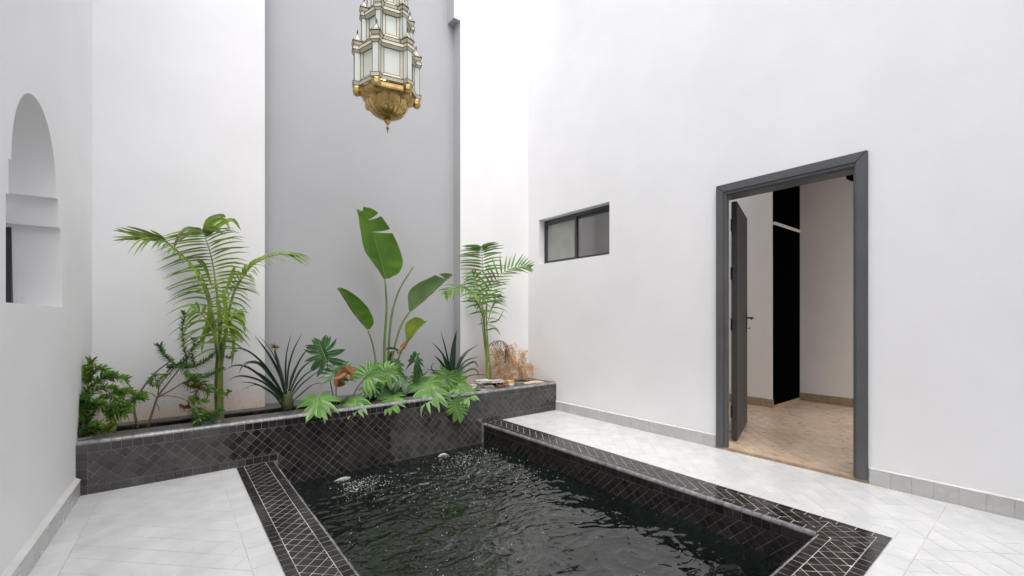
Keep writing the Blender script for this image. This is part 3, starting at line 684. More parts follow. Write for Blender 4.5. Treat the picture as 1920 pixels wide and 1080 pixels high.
# ---------------------------------------------------------------- lantern
LC = (1.277, 3.10)
lt = thing('hanging_lantern', 'tall tiered milk glass lantern with brass bowl hanging above the pool', 'lantern', (LC[0], LC[1], 2.44))
CM = MB()
A6 = [R(-72.4-60*k) for k in range(6)]
def hexp(r, z, k, da=0): g = A6[k%6]+da; return V(LC[0]+r*math.cos(g), LC[1]+r*math.sin(g), z)
def glasspane(pts, name, m, out, cw=.0032, th=.003):
    pts = [V(p) for p in pts]; n = len(pts); nn = (pts[1]-pts[0]).cross(pts[2]-pts[0]).normalized()
    if nn.dot(out) < 0: nn = -nn
    c_ = sum(pts, V(0,0,0))/n; ins = [c_+(p-c_)*.985 for p in pts]
    vs = [p for p in ins]+[p-nn*th for p in ins]
    MB().add(vs, [tuple(range(n)), tuple(range(2*n-1,n-1,-1))]+[(i,(i+1)%n,n+(i+1)%n,n+i) for i in range(n)]).build(name, m, lt, recalc=True)
    for i in range(n): CM.bar(pts[i], pts[(i+1)%n], cw, cw, up=nn)
def tier(r, z0, z1, post, first):
    """r: post centre radius; z0 base of the skirt, z1 top of the cornice"""
    hgt = z1-z0; rp = r*.93
    fl_h = .026 if first else .022
    for k in range(6):
        g = (A6[k]+A6[(k+1)%6])/2
        if k == 5: g = A6[5]+R(-30)
        out = V(math.cos(g), math.sin(g), 0); tan = V(-out.y, out.x, 0)
        ap = rp*math.cos(R(30)); hw = rp*.5-post*.42; c0 = V(LC[0], LC[1], 0)+out*ap
        P = lambda s_, z, o_=0: c0+tan*s_+out*o_+V(0,0,z)
        zA = z0+fl_h+.004; zB = zA+.026; zC = z1-.040; zD = z1-.024
        # base skirt band, sloping sill, centre pane, side slips, cornice band, sloping cornice
        glasspane([P(-hw,z0,.020), P(hw,z0,.020), P(hw,zA-.004,.024), P(-hw,zA-.004,.024)], 'skirt_glass', M['cream'], out)
        iw = hw-.021
        glasspane([P(-hw+.002,zA,.018), P(hw-.002,zA,.018), P(iw,zB,.002), P(-iw,zB,.002)], 'sill_glass', M['cream'], out)
        glasspane([P(-iw,zB,0), P(iw,zB,0), P(iw,zC,0), P(-iw,zC,0)], 'main_pane', M['milk'], out)
        for sg_ in (-1, 1):
            glasspane([P(sg_*iw,zB,.001), P(sg_*hw,zA,.008), P(sg_*hw,zC,.008), P(sg_*iw,zC,.001)], 'slip_glass', M['cream'], out)
        glasspane([P(-hw,zC,.004), P(hw,zC,.004), P(hw,zD,.026), P(-hw,zD,.026)], 'cornice_glass', M['cream'], out)
        glasspane([P(-hw,zD,.026), P(hw,zD,.026), P(hw,z1,.026), P(-hw,z1,.026)], 'band_glass', M['cream'], out)
        glasspane([P(-hw-.01,z1,.026), P(hw+.01,z1,.026), P(hw*.72,z1+.022,-.030), P(-hw*.72,z1+.022,-.030)], 'roof_glass', M['cream'], (out+V(0,0,1)))
        # corner post, square on plan
        ga = A6[k]; ro = V(math.cos(ga), math.sin(ga), 0); rt = V(-ro.y, ro.x, 0); pc = V(LC[0], LC[1], 0)+ro*r
        def sq(w, z, ch=.0): return [pc+ro*(w/2)+rt*(-w/2+ch)+V(0,0,z), pc+ro*(w/2)+rt*(w/2-ch)+V(0,0,z), pc-ro*(w/2)+rt*(w/2)+V(0,0,z), pc-ro*(w/2)-rt*(w/2)+V(0,0,z)]
        lv = [(z0,post*1.12),(z0+fl_h,post*1.28),(z0+fl_h+.002,post*.86),(zC,post*.86),(zD,post*1.3),(z1,post*1.3),(z1+.001,post*1.02),(z1+.013,post*.98),(z1+.034,post*1.36),(z1+.040,post*1.36),(z1+.058,post*.75)]
        for a, b, nm in ((0,1,'post_foot'),(2,3,'post_glass'),(3,4,'capital'),(4,5,'capital'),(6,7,'capital'),(7,8,'capital'),(8,9,'capital'),(9,10,'capital')):
            p0 = sq(lv[a][1], lv[a][0]); p1 = sq(lv[b][1], lv[b][0])
            for e in ((0,1),(1,2),(3,0)):
                oo = ((p0[e[0]]+p0[e[1]])/2-pc); oo.z = 0
                if nm in ('post_glass','post_foot') or lv[b][0]-lv[a][0] > .008:
                    glasspane([p0[e[0]], p0[e[1]], p1[e[1]], p1[e[0]]], nm, M['milk'] if nm == 'post_glass' else M['cream'], oo, .0028)
        tp = pc+V(0,0,z1+.058); q = sq(post*.75, z1+.058); ap_ = pc+V(0,0,z1+.058+post*.95)
        MB().add(q+[ap_], [(0,1,4),(1,2,4),(2,3,4),(3,0,4),(3,2,1,0)]).build('pinnacle', M['cream'], lt)
        for qq in q: CM.bar(qq, ap_, .0025, .0025)
        MB().lathe(tuple(ap_), [(.0025,-.006),(.0035,.004),(.0065,.010),(.003,.016),(.005,.021),(.0,.034)], 8).build('finial', M['came'], lt, smooth=True)
    # floor and roof plates of the tier
    MB().prism([tuple(hexp(rp*.98, 0, k)[:2]) for k in range(5,-1,-1)], z0+.002, z0+.006).build('floor_plate', M['brass'], lt, recalc=True)
tier(.212, 2.716, 2.992, .052, True)
tier(.166, 3.020, 3.250, .043, False)
tier(.130, 3.274, 3.490, .036, False)
tier(.095, 3.512, 3.680, .030, False)
CM.build('lead_came', M['came'], lt)['kind'] = 'stuff'
# brass base: hexagon plate, corner lobes, gored bowl, drop finial
hb = MB(); pr = [.206,.212,.212,.160]; zz = [2.708,2.702,2.672,2.646]
vs = []; fs = []
for r_, z in zip(pr, zz): vs += [hexp(r_, z, k) for k in range(6)]
for i in range(3):
    for k in range(6): fs.append((i*6+k, i*6+(k+1)%6, i*6+6+(k+1)%6, i*6+6+k))
fs += [tuple(range(6)), tuple(range(18,24))]
hb.add(vs, fs).build('brass_plate', M['brass'], lt, bevel=.004, recalc=True)
for k in range(6):
    ga = A6[k]; c_ = hexp(.216, 2.710, k)
    MB().lathe(tuple(c_), [(0,0),(.030,0),(.031,-.006),(.031,-.034),(.027,-.048),(.018,-.056),(0,-.058)], 8).build('corner_boss', M['brass'], lt, recalc=True)
bw = []
for i in range(13):
    g = math.pi/2*i/12; bw.append((.152*math.cos(g)**.8, -.118*math.sin(g)))
bw[-1] = (.006, -.118)
def gore(g, i): return 1-.045*abs(math.sin(g*6))**.5*0+.06*(abs(math.sin((g-R(-72.4))*5)))**.7-.05
MB().lathe((LC[0],LC[1],2.652), [(.10,.006),(.158,.004),(.160,-.004)]+bw, 120, f=gore).build('bowl', M['brass'], lt, smooth=True, recalc=True)
for k in range(10):
    g = R(-72.4)+k*math.pi/5; pts = []
    for i in range(12):
        r_, z = bw[i]; pts.append((LC[0]+(r_*.972+.001)*math.cos(g), LC[1]+(r_*.972+.001)*math.sin(g), 2.652+z))
    MB().tube(pts, .0022, 5).build('bowl_seam', M['brass'], lt, smooth=True)
MB().lathe((LC[0],LC[1],2.425), [(0,0),(.004,.002),(.005,.016),(.003,.020),(.011,.028),(.013,.036),(.005,.044),(.004,.050),(.014,.066),(.029,.088),(.024,.108),(.019,.114),(.019,.126)], 6).build('drop_finial', M['brass'], lt, recalc=True)
# upper spire and suspension rod
MB().lathe((LC[0],LC[1],3.69), [(.075,0),(.07,.03),(.085,.09),(.06,.16),(.02,.21),(.014,.26),(.03,.28),(.008,.31)], 12).build('crown', M['brass'], lt, smooth=True)
MB().tube([(LC[0],LC[1],3.98),(LC[0],LC[1],5.051)], .008, 8).build('rod', M['brass'], lt)
MB().tube([(LC[0]-.03,LC[1]+.01,2.80),(LC[0]-.03,LC[1]+.01,2.86)], [.018,.010], 10).build('bulb', lm, lt, smooth=True)
bmx = MB().box((-.6,LC[1]-.06,5.052), (UR+.14,LC[1]+.06,5.2)).build('roof_beam', M['plaster']); tag(bmx, 'white beam high across the court that carries the lantern', 'beam')

# ---------------------------------------------------------------- plant builders
def cat(pts, n):
    pts = [V(p) for p in pts]
    if len(pts) == 2: return [pts[0].lerp(pts[1], i/n) for i in range(n+1)]
    P = [pts[0]*2-pts[1]]+pts+[pts[-1]*2-pts[-2]]; out = []; k = len(pts)-1
    for i in range(n+1):
        t = i/n*k; j = min(int(t), k-1); u = t-j; a, b, c_, d = P[j], P[j+1], P[j+2], P[j+3]
        out.append(.5*((2*b)+(c_-a)*u+(2*a-5*b+4*c_-d)*u*u+(3*b-a-3*c_+d)*u*u*u))
    return out
TOCAM = V(-.62, -.784, .15).normalized()
def ribbon(mb, pts, w, N=TOCAM, fold=.25, n=8, prof=None, m=0, twist=0, smoothpts=True):
    """tapered folded blade along a path; w = widest full width"""
    q = cat(pts, n) if smoothpts else [V(p) for p in pts]; n = len(q)-1
    prof = prof or (lambda t: (min(1, t*5+.35))*(1-t**2.6)**.8)
    vs = []; fs = []
    for i, p in enumerate(q):
        t = (q[min(i+1, n)]-q[max(i-1, 0)]).normalized(); NN = V(N)
        s_ = t.cross(NN)
        if s_.length < .05: s_ = t.orthogonal()
        s_.normalize(); nn = s_.cross(t)
        if twist: s_ = Matrix.Rotation(twist*i/n, 3, t) @ s_; nn = s_.cross(t)
        h = w/2*prof(i/n); vs += [p-s_*h, p-nn*(fold*h), p+s_*h]
    for i in range(n): fs += [(i*3, i*3+1, i*3+4, i*3+3), (i*3+1, i*3+2, i*3+5, i*3+4)]
    return mb.add(vs, fs, m)
def pinnate(mb, rach, n, L, w, N, droop=.35, a0=25, a1=60, t0=.12, shape=None, left=1, right=1, rg=None, rr=.006, m=0, mr=1, mt=0, end=True, curl=0):
    """feather frond: rachis tube and two ranks of leaflets"""
    rg = rg or rnd; q = cat(rach, 24); N = V(N).normalized(); w *= 1.25
    mb.tube(q, [rr*(1-.75*i/24) for i in range(25)], 5, mr)
    shape = shape or (lambda t: .35+.65*math.sin(math.pi*min(1, t*.95+.08))**.7)
    for k in range(n):
        t = t0+(1-t0)*k/(n-1) if n > 1 else t0
        f = t*24; j = min(int(f), 23); p = q[j].lerp(q[j+1], f-j); tg = (q[min(j+2, 24)]-q[max(j-1, 0)]).normalized()
        side = tg.cross(N).normalized(); nn = side.cross(tg)
        for sgn, mul in ((-1, left), (1, right)):
            if mul <= 0: continue
            al = R(a0+(a1-a0)*t+rg.uniform(-5,5)); ln = L*shape(t)*mul*rg.uniform(.88,1.08)
            d = side*(sgn*math.cos(al))+tg*math.sin(al)+nn*(.18+rg.uniform(-.06,.06)); d.normalize()
            pts = []
            for i in range(5):
                u = i/4; pts.append(p+d*(ln*u)+V(0,0,-1)*(droop*ln*u*u*rg.uniform(.9,1.1))+side*(-sgn*curl*ln*u*u))
            ribbon(mb, pts, w*rg.uniform(.85,1.15), N=N+V(0,0,.3), fold=.45, n=6, prof=lambda s_: (min(1, s_*6+.3))*(1-s_**2.2), m=(mt if mt and rg.random() < .3 else m))
def lobed(mb, B, Tp, N, W, nl=6, droop=.25, m=0, mv=1, cup=.1, rg=None, lobw=1.0):
    """deeply cut leaf: B = stalk joint, Tp = tip, N = face normal, W = reach of the widest lobes"""
    nl += 2; W *= .84; lobw *= .72
    rg = rg or rnd; B = V(B); Tp = V(Tp); ax = Tp-B; L = ax.length; ax.normalize(); N = V(N); N = (N-ax*N.dot(ax)).normalized(); S = ax.cross(N).normalized()
    def pos(x, y):                 # x along, y sideways, in units of metres
        r_ = abs(y); d = math.hypot(x, y)
        return B+ax*x+S*y+N*(cup*r_-.9*r_*r_/max(W,.01)*cup*1.5)+V(0,0,-1)*(droop*d*d/max(L,W))
    def strip(x0, y0, ang, ln, w, s_):
        # lobe from (x0,y0): direction ang from the axis
        K = 6; prev = None; dx, dy = math.cos(ang), math.sin(ang)*s_; px, py = -dy, dx; vs = []; fs = []
        bend = rg.uniform(-.12,.22)
        lift = rg.uniform(-.05,.06)
        for k in range(K+1):
            u = k/K; a_ = ang-bend*u*2; cx = x0+math.cos(a_)*ln*u; cy = y0+s_*math.sin(a_)*ln*u
            h = w/2*(.62+.75*math.sin(math.pi*min(1,u*.95)))*(1-u**3.2)**.7; 
            lf = pos(cx-px*-h, cy-py*-h); md = pos(cx, cy)-N*(.25*h); rt = pos(cx-px*h, cy-py*h)
            up_ = N*(lift*ln*u)
            vs += [lf+up_, md+up_, rt+up_]
        for k in range(K): fs += [(k*3,k*3+1,k*3+4,k*3+3),(k*3+1,k*3+2,k*3+5,k*3+4)]
        mb.add(vs, fs, m)
        mb.tube([pos(x0*.98, y0*.5)+N*.0007, pos(x0+math.cos(ang)*ln*.35, y0+s_*math.sin(ang)*ln*.35)+N*(.0009-.12*w), pos(x0+math.cos(ang-bend)*ln*.7, y0+s_*math.sin(ang-bend)*ln*.7)+N*(.0006-.12*w)+N*(lift*ln*.7)], [.0016,.0011,.0006], 3, mv, cap=False)
    # central web
    K = 8; vs = []; fs = []
    for k in range(K+1):
        u = -.04+1.0*k/K; h = W*.17*(math.sin(math.pi*min(1, max(0, (u+.10)/1.1)))**.6)+.001
        vs += [pos(u*L*.9, -h), pos(u*L*.9, 0)-N*(.04*W), pos(u*L*.9, h)]
    for k in range(K): fs += [(k*3,k*3+1,k*3+4,k*3+3),(k*3+1,k*3+2,k*3+5,k*3+4)]
    mb.add(vs, fs, m)
    mb.tube([pos(0,0), pos(L*.5,0)+N*.001, pos(L*.95,0)], [.0032,.002,.0008], 4, mv, cap=False)
    for i in range(nl):
        t = i/(nl-1)
        for s_ in (-1, 1):
            ang = R(138-108*t+rg.uniform(-5,5)); ln = (W*(.80+.35*math.sin(math.pi*(t*.8+.15)))-W*.10)*rg.uniform(.88,1.08)*(1-.28*t)
            strip(L*(.02+.62*t), s_*W*.10, ang, ln, W*.27*(1-.25*t)*lobw, s_)
    strip(L*.60, 0, 0, L*.42, W*.26*lobw, 1)
def leafrow(mb, pts, n, ln, w, rg, t0=.1, spread=1, m=0, alt=None, fwd=.55, endtuft=5):
    """small narrow leaves set all round a shoot"""
    q = cat(pts, 30)
    n = int(n*(1.25 if m == 0 else 1.7)); w *= (1.45 if m == 0 else 1.4); ln *= 1.2
    for k in range(n):
        t = t0+(1-t0)*k/max(1, n-1); f = t*30; j = min(int(f), 29); p = q[j].lerp(q[j+1], f-j); tg = (q[j+1]-q[j]).normalized()
        a = tg.orthogonal().normalized(); g = k*2.4+rg.uniform(-.4,.4); r_ = (a*math.cos(g)+tg.cross(a)*math.sin(g))
        d = (r_*spread+tg*fwd+V(0,0,.15)).normalized(); l = ln*rg.uniform(.7,1.15)
        mm = m if alt is None or rg.random() > alt[1] else alt[0]
        ribbon(mb, [p, p+d*l*.5+V(0,0,.04*l), p+d*l+V(0,0,-.12*l)], w*rg.uniform(.8,1.2), N=r_.cross(d).cross(d)+V(0,-.1,.25), fold=.3, n=3, prof=lambda s_: math.sin(math.pi*(.12+.86*s_))**.7, m=mm)
    p = q[-1]; tg = (q[-1]-q[-3]).normalized(); a = tg.orthogonal().normalized()
    for k in range(endtuft):
        g = k/endtuft*6.28; d = (tg*.8+(a*math.cos(g)+tg.cross(a)*math.sin(g))*.7).normalized()
        ribbon(mb, [p, p+d*ln*.5, p+d*ln], w, fold=.3, n=3, prof=lambda s_: math.sin(math.pi*(.12+.86*s_))**.7, m=m)

rp = random.Random(21)
LEAFM = [M['palm'], M['palm_stem'], M['palm_tip']]
# ---------------------------------------------------------------- tall palm (left)
p1 = thing('palm', 'tall green palm with arching fronds left of the grey recess', 'palm', (.05, 3.88, .25))
base = [(0.2998,3.86,0.2813),(0.2966,3.86,0.3881),(0.2966,3.86,0.5654),(0.2998,3.86,0.7228),(0.3031,3.86,0.8804)]
st = MB(); q = cat(base, 14); st.tube(q, [.030,.030,.029,.028,.028,.027,.026,.026,.025,.024,.023,.022,.021,.02,.018], 10)
st.build('trunk', M['palm_base'], p1, smooth=True)
for a_, b_ in ((0,4.7),(1,2.2),(2,3.6)):
    s2 = MB(); off = V(math.cos(b_)*.010, math.sin(b_)*.010, 0)
    ribbon(s2, [V(base[1])+off*1.6, V(base[2])+off*2.0, V(base[3])+off*1.8, V(base[4])+off*1.5], .045, N=off, fold=-.7, n=8, prof=lambda t: (1-.3*t))
    s2.build('leaf_sheath', M['palm_base'] if b_ == 3.6 else M['palm_stem'], p1, smooth=True)
def stalk(parent, pts, r0, r1, m='palm_stem', name='leaf_stalk'):
    q = cat(pts, 12); MB().tube(q, [r0+(r1-r0)*i/12 for i in range(13)], 7).build(name, M[m], parent, smooth=True)
def frond(parent, mb, sm=True): return mb.build('frond', LEAFM, parent, smooth=False)
stalk(p1, [(0.2998,3.86,0.644),(0.2763,3.85,0.8817),(0.2523,3.83,1.077),(0.21,3.81,1.249),(0.1749,3.79,1.36)], .014, .009)
f = MB(); pinnate(f, [(0.2032,3.8,1.267),(0.1557,3.77,1.383),(0.1006,3.73,1.453),(0.0423,3.7,1.513),(-0.0193,3.67,1.56),(-0.0809,3.64,1.569)], 15, .19, .017, (.1,-.35,1), droop=.75, a0=20, a1=62, rg=rp, rr=.009, shape=lambda t: .45+.55*t)
for pts in ([(-0.0177,3.66,1.566),(-0.123,3.66,1.611),(-0.2106,3.64,1.63)], [(-0.0391,3.66,1.564),(-0.1678,3.66,1.582),(-0.2602,3.68,1.618)], [(-0.0477,3.66,1.566),(-0.1799,3.66,1.591),(-0.272,3.63,1.595)],
          [(-0.0477,3.66,1.56),(-0.1678,3.66,1.566),(-0.278,3.66,1.555)], [(-0.0562,3.66,1.565),(-0.1799,3.66,1.556),(-0.2749,3.68,1.535)], [(-0.0177,3.66,1.566),(-0.0731,3.66,1.587),(-0.1333,3.66,1.614)], [(-0.0134,3.66,1.561),(-0.0477,3.66,1.596),(-0.094,3.66,1.625)], [(-0.0391,3.66,1.569),(-0.1394,3.66,1.596),(-0.2452,3.66,1.623)]):
    ribbon(f, pts, .020, fold=.4, n=8)
frond(p1, f)
stalk(p1, [(0.3047,3.88,0.6812),(0.3014,3.88,0.8796),(0.2948,3.88,1.078),(0.285,3.88,1.216),(0.2751,3.88,1.322)], .012, .007)
f = MB(); pinnate(f, [(0.282,3.93,1.278),(0.2728,3.94,1.39),(0.2569,3.95,1.498),(0.2346,3.96,1.597),(0.208,3.95,1.671),(0.1877,3.93,1.698)], 22, .39, .014, (-.62,-.784,.1), droop=.30, a0=4, a1=22, t0=.0, rg=rp, rr=.006, mt=2, shape=lambda t: .95 if t < .8 else .75, curl=.05)
for pts in ([(0.2054,3.9,1.675),(0.2375,3.9,1.778),(0.3129,3.9,1.82),(0.3404,3.87,1.803)], [(0.2117,3.9,1.661),(0.2635,3.9,1.762),(0.3296,3.9,1.791),(0.3654,3.85,1.707)], [(0.215,3.9,1.649),(0.2897,3.9,1.737),(0.3838,3.9,1.798),(0.4356,3.87,1.715)]):
    ribbon(f, pts, .042, fold=.2, n=10)
for pts in ([(0.1906,3.86,1.683),(0.1532,3.86,1.69),(0.0739,3.86,1.612),(0.0264,3.86,1.562)], [(0.1839,3.85,1.684),(0.103,3.82,1.684),(0.052,3.79,1.607),(0.0288,3.79,1.509)]):
    ribbon(f, pts, .030, fold=.3, n=8, m=2)
frond(p1, f)
stalk(p1, [(0.3048,3.84,0.6848),(0.3311,3.84,0.9198),(0.3577,3.84,1.117),(0.3913,3.84,1.258),(0.43,3.82,1.342)], .012, .007)
f = MB(); pinnate(f, [(0.3739,3.8,1.212),(0.4007,3.8,1.292),(0.4459,3.78,1.372),(0.4936,3.75,1.444),(0.5731,3.72,1.504),(0.6666,3.7,1.546),(0.7606,3.67,1.543)], 24, .20, .014, (.15,-.45,1), droop=.55, a0=25, a1=62, rg=rp, rr=.006, shape=lambda t: 1.0-.1*t)
for pts in ([(0.7362,3.66,1.544),(0.8,3.66,1.55),(0.8693,3.66,1.535)], [(0.7362,3.66,1.54),(0.7924,3.66,1.524),(0.846,3.66,1.496)], [(0.7177,3.66,1.538),(0.7773,3.66,1.507),(0.8229,3.66,1.469)]):
    ribbon(f, pts, .012, fold=.3, n=5)
frond(p1, f)
for (pts, n, L, N, dr, a0, a1) in (
    ([(0.2857,3.76,0.8084),(0.2589,3.74,1.001),(0.2259,3.71,1.188),(0.2003,3.69,1.298)], 11, .27, (-.4,-.7,.6), .62, 12, 40),
    ([(0.3045,3.92,0.8779),(0.3246,3.92,1.078),(0.3602,3.94,1.221),(0.4176,3.96,1.306)], 10, .20, (-.3,-.6,.7), .75, 14, 48),
    ([(0.2904,3.78,0.7684),(0.2533,3.75,0.9436),(0.1893,3.71,1.076),(0.1343,3.68,1.119)], 9, .22, (-.1,-.7,.7), .6, 10, 50),
    ([(0.3017,3.8,0.8441),(0.3447,3.77,0.9994),(0.3812,3.74,1.077),(0.4188,3.72,1.093)], 9, .18, (.1,-.6,.8), .75, 10, 50)):
    f = MB(); pinnate(f, pts, n, L, .017, N, droop=dr, a0=a0, a1=a1, rg=rp, rr=.008); frond(p1, f)
f = MB()
for pts in ([(0.2808,3.78,1.192),(0.2936,3.78,1.038),(0.2872,3.78,0.8457)], [(0.3113,3.76,1.25),(0.3307,3.76,1.096),(0.3372,3.76,0.8834)], [(0.2396,3.78,1.191),(0.2239,3.78,1.039),(0.1805,3.78,0.8877)], [(0.3521,3.78,1.038),(0.3786,3.78,0.8812),(0.3653,3.78,0.6859)], [(0.2527,3.74,1.077),(0.1969,3.74,0.9263),(0.1847,3.74,0.7957)], [(0.3212,3.8,1.038),(0.421,3.8,0.9188),(0.4414,3.8,0.8783)], [(0.3375,3.8,1.077),(0.4278,3.8,1.038),(0.4551,3.8,0.9379)],
          [(0.163,3.8,1.47),(0.2063,3.8,1.42),(0.2504,3.8,1.269)], [(0.1478,3.8,1.416),(0.2094,3.8,1.268),(0.2567,3.8,1.135)], [(0.3873,3.8,1.433),(0.354,3.8,1.313),(0.3146,3.8,1.194)]):
    ribbon(f, pts, .032, fold=.3, n=8)
frond(p1, f)

def frond2(parent, mb): return mb.build('frond', [M['palm2'], M['palm_stem'], M['palm_tip']], parent)
# ---------------------------------------------------------------- small palm (right)
p2 = thing('palm', 'smaller palm by the right end of the planter with slim bundled stems', 'palm', (3.0, 3.9, .25))
for k, (pts, r_) in enumerate((([(2.744,3.88,0.3571),(2.737,3.88,0.5672),(2.708,3.88,0.8008),(2.68,3.88,1.033),(2.666,3.88,1.177)], .015), ([(2.716,3.86,0.362),(2.702,3.86,0.571),(2.674,3.86,0.8028),(2.632,3.86,1.056)], .010), ([(2.772,3.9,0.3523),(2.772,3.9,0.5047),(2.751,3.9,0.7401),(2.73,3.9,1.032),(2.737,3.9,1.208)], .011), ([(2.723,3.85,0.3625),(2.716,3.85,0.5132),(2.702,3.85,0.687),(2.674,3.85,0.9754),(2.667,3.85,1.119)], .009))):
    stalk(p2, pts, r_, r_*.6, 'palm_stem', 'stem')
MB().tube(cat([(2.751,3.88,0.3215),(2.751,3.88,0.4206),(2.744,3.88,0.5667)], 6), [.034,.030,.028,.027,.026,.025,.022], 10).build('trunk', M['palm_base'], p2, smooth=True)
stalk(p2, [(2.667,3.86,1.033),(2.605,3.84,1.158),(2.517,3.81,1.256)], .009, .006)
f = MB(); pinnate(f, [(2.708,3.93,1.091),(2.701,3.93,1.266),(2.708,3.93,1.471),(2.701,3.93,1.645),(2.687,3.93,1.778),(2.68,3.93,1.836)], 20, .27, .020, (-.62,-.784,.15), droop=.22, a0=10, a1=18, t0=.15, rg=rp, rr=.005, mt=2, shape=lambda t: 1 if t < .85 else .8)
frond2(p2, f)
f = MB(); pinnate(f, [(2.688,3.86,1.09),(2.709,3.86,1.223),(2.787,3.86,1.406),(2.925,3.83,1.57),(3.099,3.78,1.632),(3.215,3.75,1.625)], 19, .27, .019, (-.62,-.6,.5), droop=.12, a0=26, a1=52, t0=.2, rg=rp, rr=.005, left=1.1, right=.75); frond2(p2, f)
f = MB(); pinnate(f, [(2.639,3.84,1.09),(2.591,3.84,1.203),(2.504,3.81,1.301),(2.348,3.77,1.359),(2.2,3.74,1.34),(2.123,3.72,1.294)], 16, .23, .021, (-.1,-.5,.9), droop=.42, a0=22, a1=60, t0=.15, rg=rp, rr=.005); frond2(p2, f)
f = MB(); pinnate(f, [(2.681,3.84,0.9181),(2.73,3.84,1.09),(2.772,3.82,1.229),(2.837,3.79,1.288)], 8, .18, .020, (-.2,-.7,.7), droop=.5, a0=10, a1=45, rg=rp, rr=.005)
for pts in ([(2.73,3.84,1.119),(2.83,3.84,1.249),(2.941,3.84,1.234)], [(2.716,3.84,1.004),(2.845,3.84,1.032),(2.926,3.84,1.151)], [(2.688,3.84,0.918),(2.801,3.84,0.9393),(2.889,3.84,0.8555)]): ribbon(f, pts, .017, fold=.3, n=7)
frond2(p2, f)
f = MB(); pinnate(f, [(2.625,3.8,1.033),(2.577,3.8,1.258),(2.517,3.78,1.422),(2.445,3.76,1.516)], 9, .21, .020, (-.5,-.8,.3), droop=.35, a0=10, a1=40, rg=rp, rr=.005); frond2(p2, f)

# ---------------------------------------------------------------- bird of paradise
bp = thing('bird_of_paradise_plant', 'bird of paradise plant with three big paddle leaves and a rolled spear', 'plant', (1.45, 3.88, .25))
for pts, r0, r1 in (([(1.582,3.9,0.3312),(1.577,3.9,0.5894),(1.577,3.9,0.837),(1.597,3.9,1.135),(1.582,3.9,1.417)], .017, .008), ([(1.6,3.92,0.3264),(1.621,3.92,0.6345),(1.647,3.92,1.035),(1.727,3.92,1.315),(1.876,3.92,1.554)], .014, .007), ([(1.515,3.86,0.3783),(1.486,3.86,0.5994),(1.456,3.86,0.7944),(1.407,3.86,0.9399)], .012, .007), ([(1.599,3.88,0.3519),(1.625,3.88,0.5877),(1.667,3.88,0.7849),(1.731,3.88,0.9843),(1.818,3.88,1.111)], .014, .008), ([(1.603,3.85,0.3704),(1.665,3.85,0.5876),(1.728,3.85,0.7588),(1.782,3.85,0.8324)], .010, .007)):
    stalk(bp, pts, r0, r1, 'strel_stem')
def paddle(mids, lefts, rights, m, slits=(), waves=.006, name='leaf'):
    n = 28; A = cat(mids, n); L_ = cat(lefts, n); R_ = cat(rights, n); vs = []; fs = []; K = 4; mb = MB()
    for side, E in ((0, L_), (1, R_)):
        sl = [s_[1] for s_ in slits if s_[0] == side]
        segs = []; cur = 0
        for t in sorted(sl)+[None]:
            e = n if t is None else round(t*n); segs.append((cur, e)); cur = e
        for a, b in segs:
            vs = []; fs = []
            for i in range(a, b+1):
                gap = 0
                if i == a and a > 0: gap = .5
                if i == b and b < n: gap = -.6
                for k in range(K+1):
                    u = k/K; e2 = E[i] if not gap else E[i].lerp(E[max(0, min(n, i+(1 if gap > 0 else -1)))], abs(gap))
                    p = A[i].lerp(e2, u); w_ = math.sin(i*1.25+side)*waves*u+noise.noise((i*.33, side*5+u, 2))*waves*1.5*u
                    p = p+TOCAM*(w_-.10*math.sin(math.pi*u)*(A[i]-e2).length); vs.append(p)
            c_ = K+1
            for i in range(b-a):
                for k in range(K): fs.append((i*c_+k, i*c_+k+1, (i+1)*c_+k+1, (i+1)*c_+k))
            mb.add(vs, fs)
    lf = mb.build(name, m, bp, smooth=True)
    MB().tube(A, [.0055*(1-.8*i/n) for i in range(n+1)], 6).build('midrib', M['strel_stem'], lf, smooth=True)
paddle([(1.583,3.9,1.418),(1.552,3.9,1.537),(1.524,3.9,1.64),(1.487,3.9,1.763),(1.448,3.9,1.878),(1.407,3.9,1.961),(1.368,3.9,2.014)],
       [(1.564,3.9,1.42),(1.516,3.92,1.506),(1.441,3.93,1.606),(1.393,3.93,1.69),(1.366,3.93,1.828),(1.342,3.92,1.962),(1.322,3.92,2.038)],
       [(1.627,3.9,1.424),(1.696,3.83,1.488),(1.717,3.81,1.594),(1.656,3.81,1.759),(1.574,3.82,1.903),(1.475,3.84,2.02),(1.371,3.88,2.054)], M['strel'], slits=((1,.60),(1,.80)))
paddle([(1.4,3.85,0.9494),(1.367,3.85,0.9963),(1.324,3.85,1.054),(1.274,3.85,1.126),(1.218,3.85,1.21),(1.17,3.85,1.279),(1.135,3.85,1.305)],
       [(1.394,3.85,0.9495),(1.363,3.87,0.9932),(1.317,3.88,1.051),(1.263,3.88,1.123),(1.21,3.88,1.208),(1.162,3.87,1.28),(1.132,3.85,1.3)],
       [(1.429,3.85,0.9548),(1.437,3.8,1.018),(1.412,3.78,1.08),(1.368,3.77,1.151),(1.293,3.78,1.231),(1.212,3.81,1.292),(1.154,3.85,1.32)], M['strel'])
paddle([(1.812,3.86,1.114),(1.876,3.86,1.168),(1.962,3.86,1.246),(2.051,3.86,1.321),(2.142,3.86,1.398),(2.226,3.86,1.465),(2.277,3.86,1.498)],
       [(1.802,3.86,1.126),(1.778,3.83,1.208),(1.772,3.8,1.299),(1.842,3.79,1.371),(1.967,3.8,1.433),(2.129,3.82,1.498),(2.27,3.86,1.504)],
       [(1.819,3.86,1.111),(1.906,3.9,1.163),(2.011,3.92,1.238),(2.101,3.92,1.317),(2.189,3.91,1.397),(2.251,3.88,1.461),(2.277,3.86,1.491)], M['strel_back'], slits=((0,.80),))
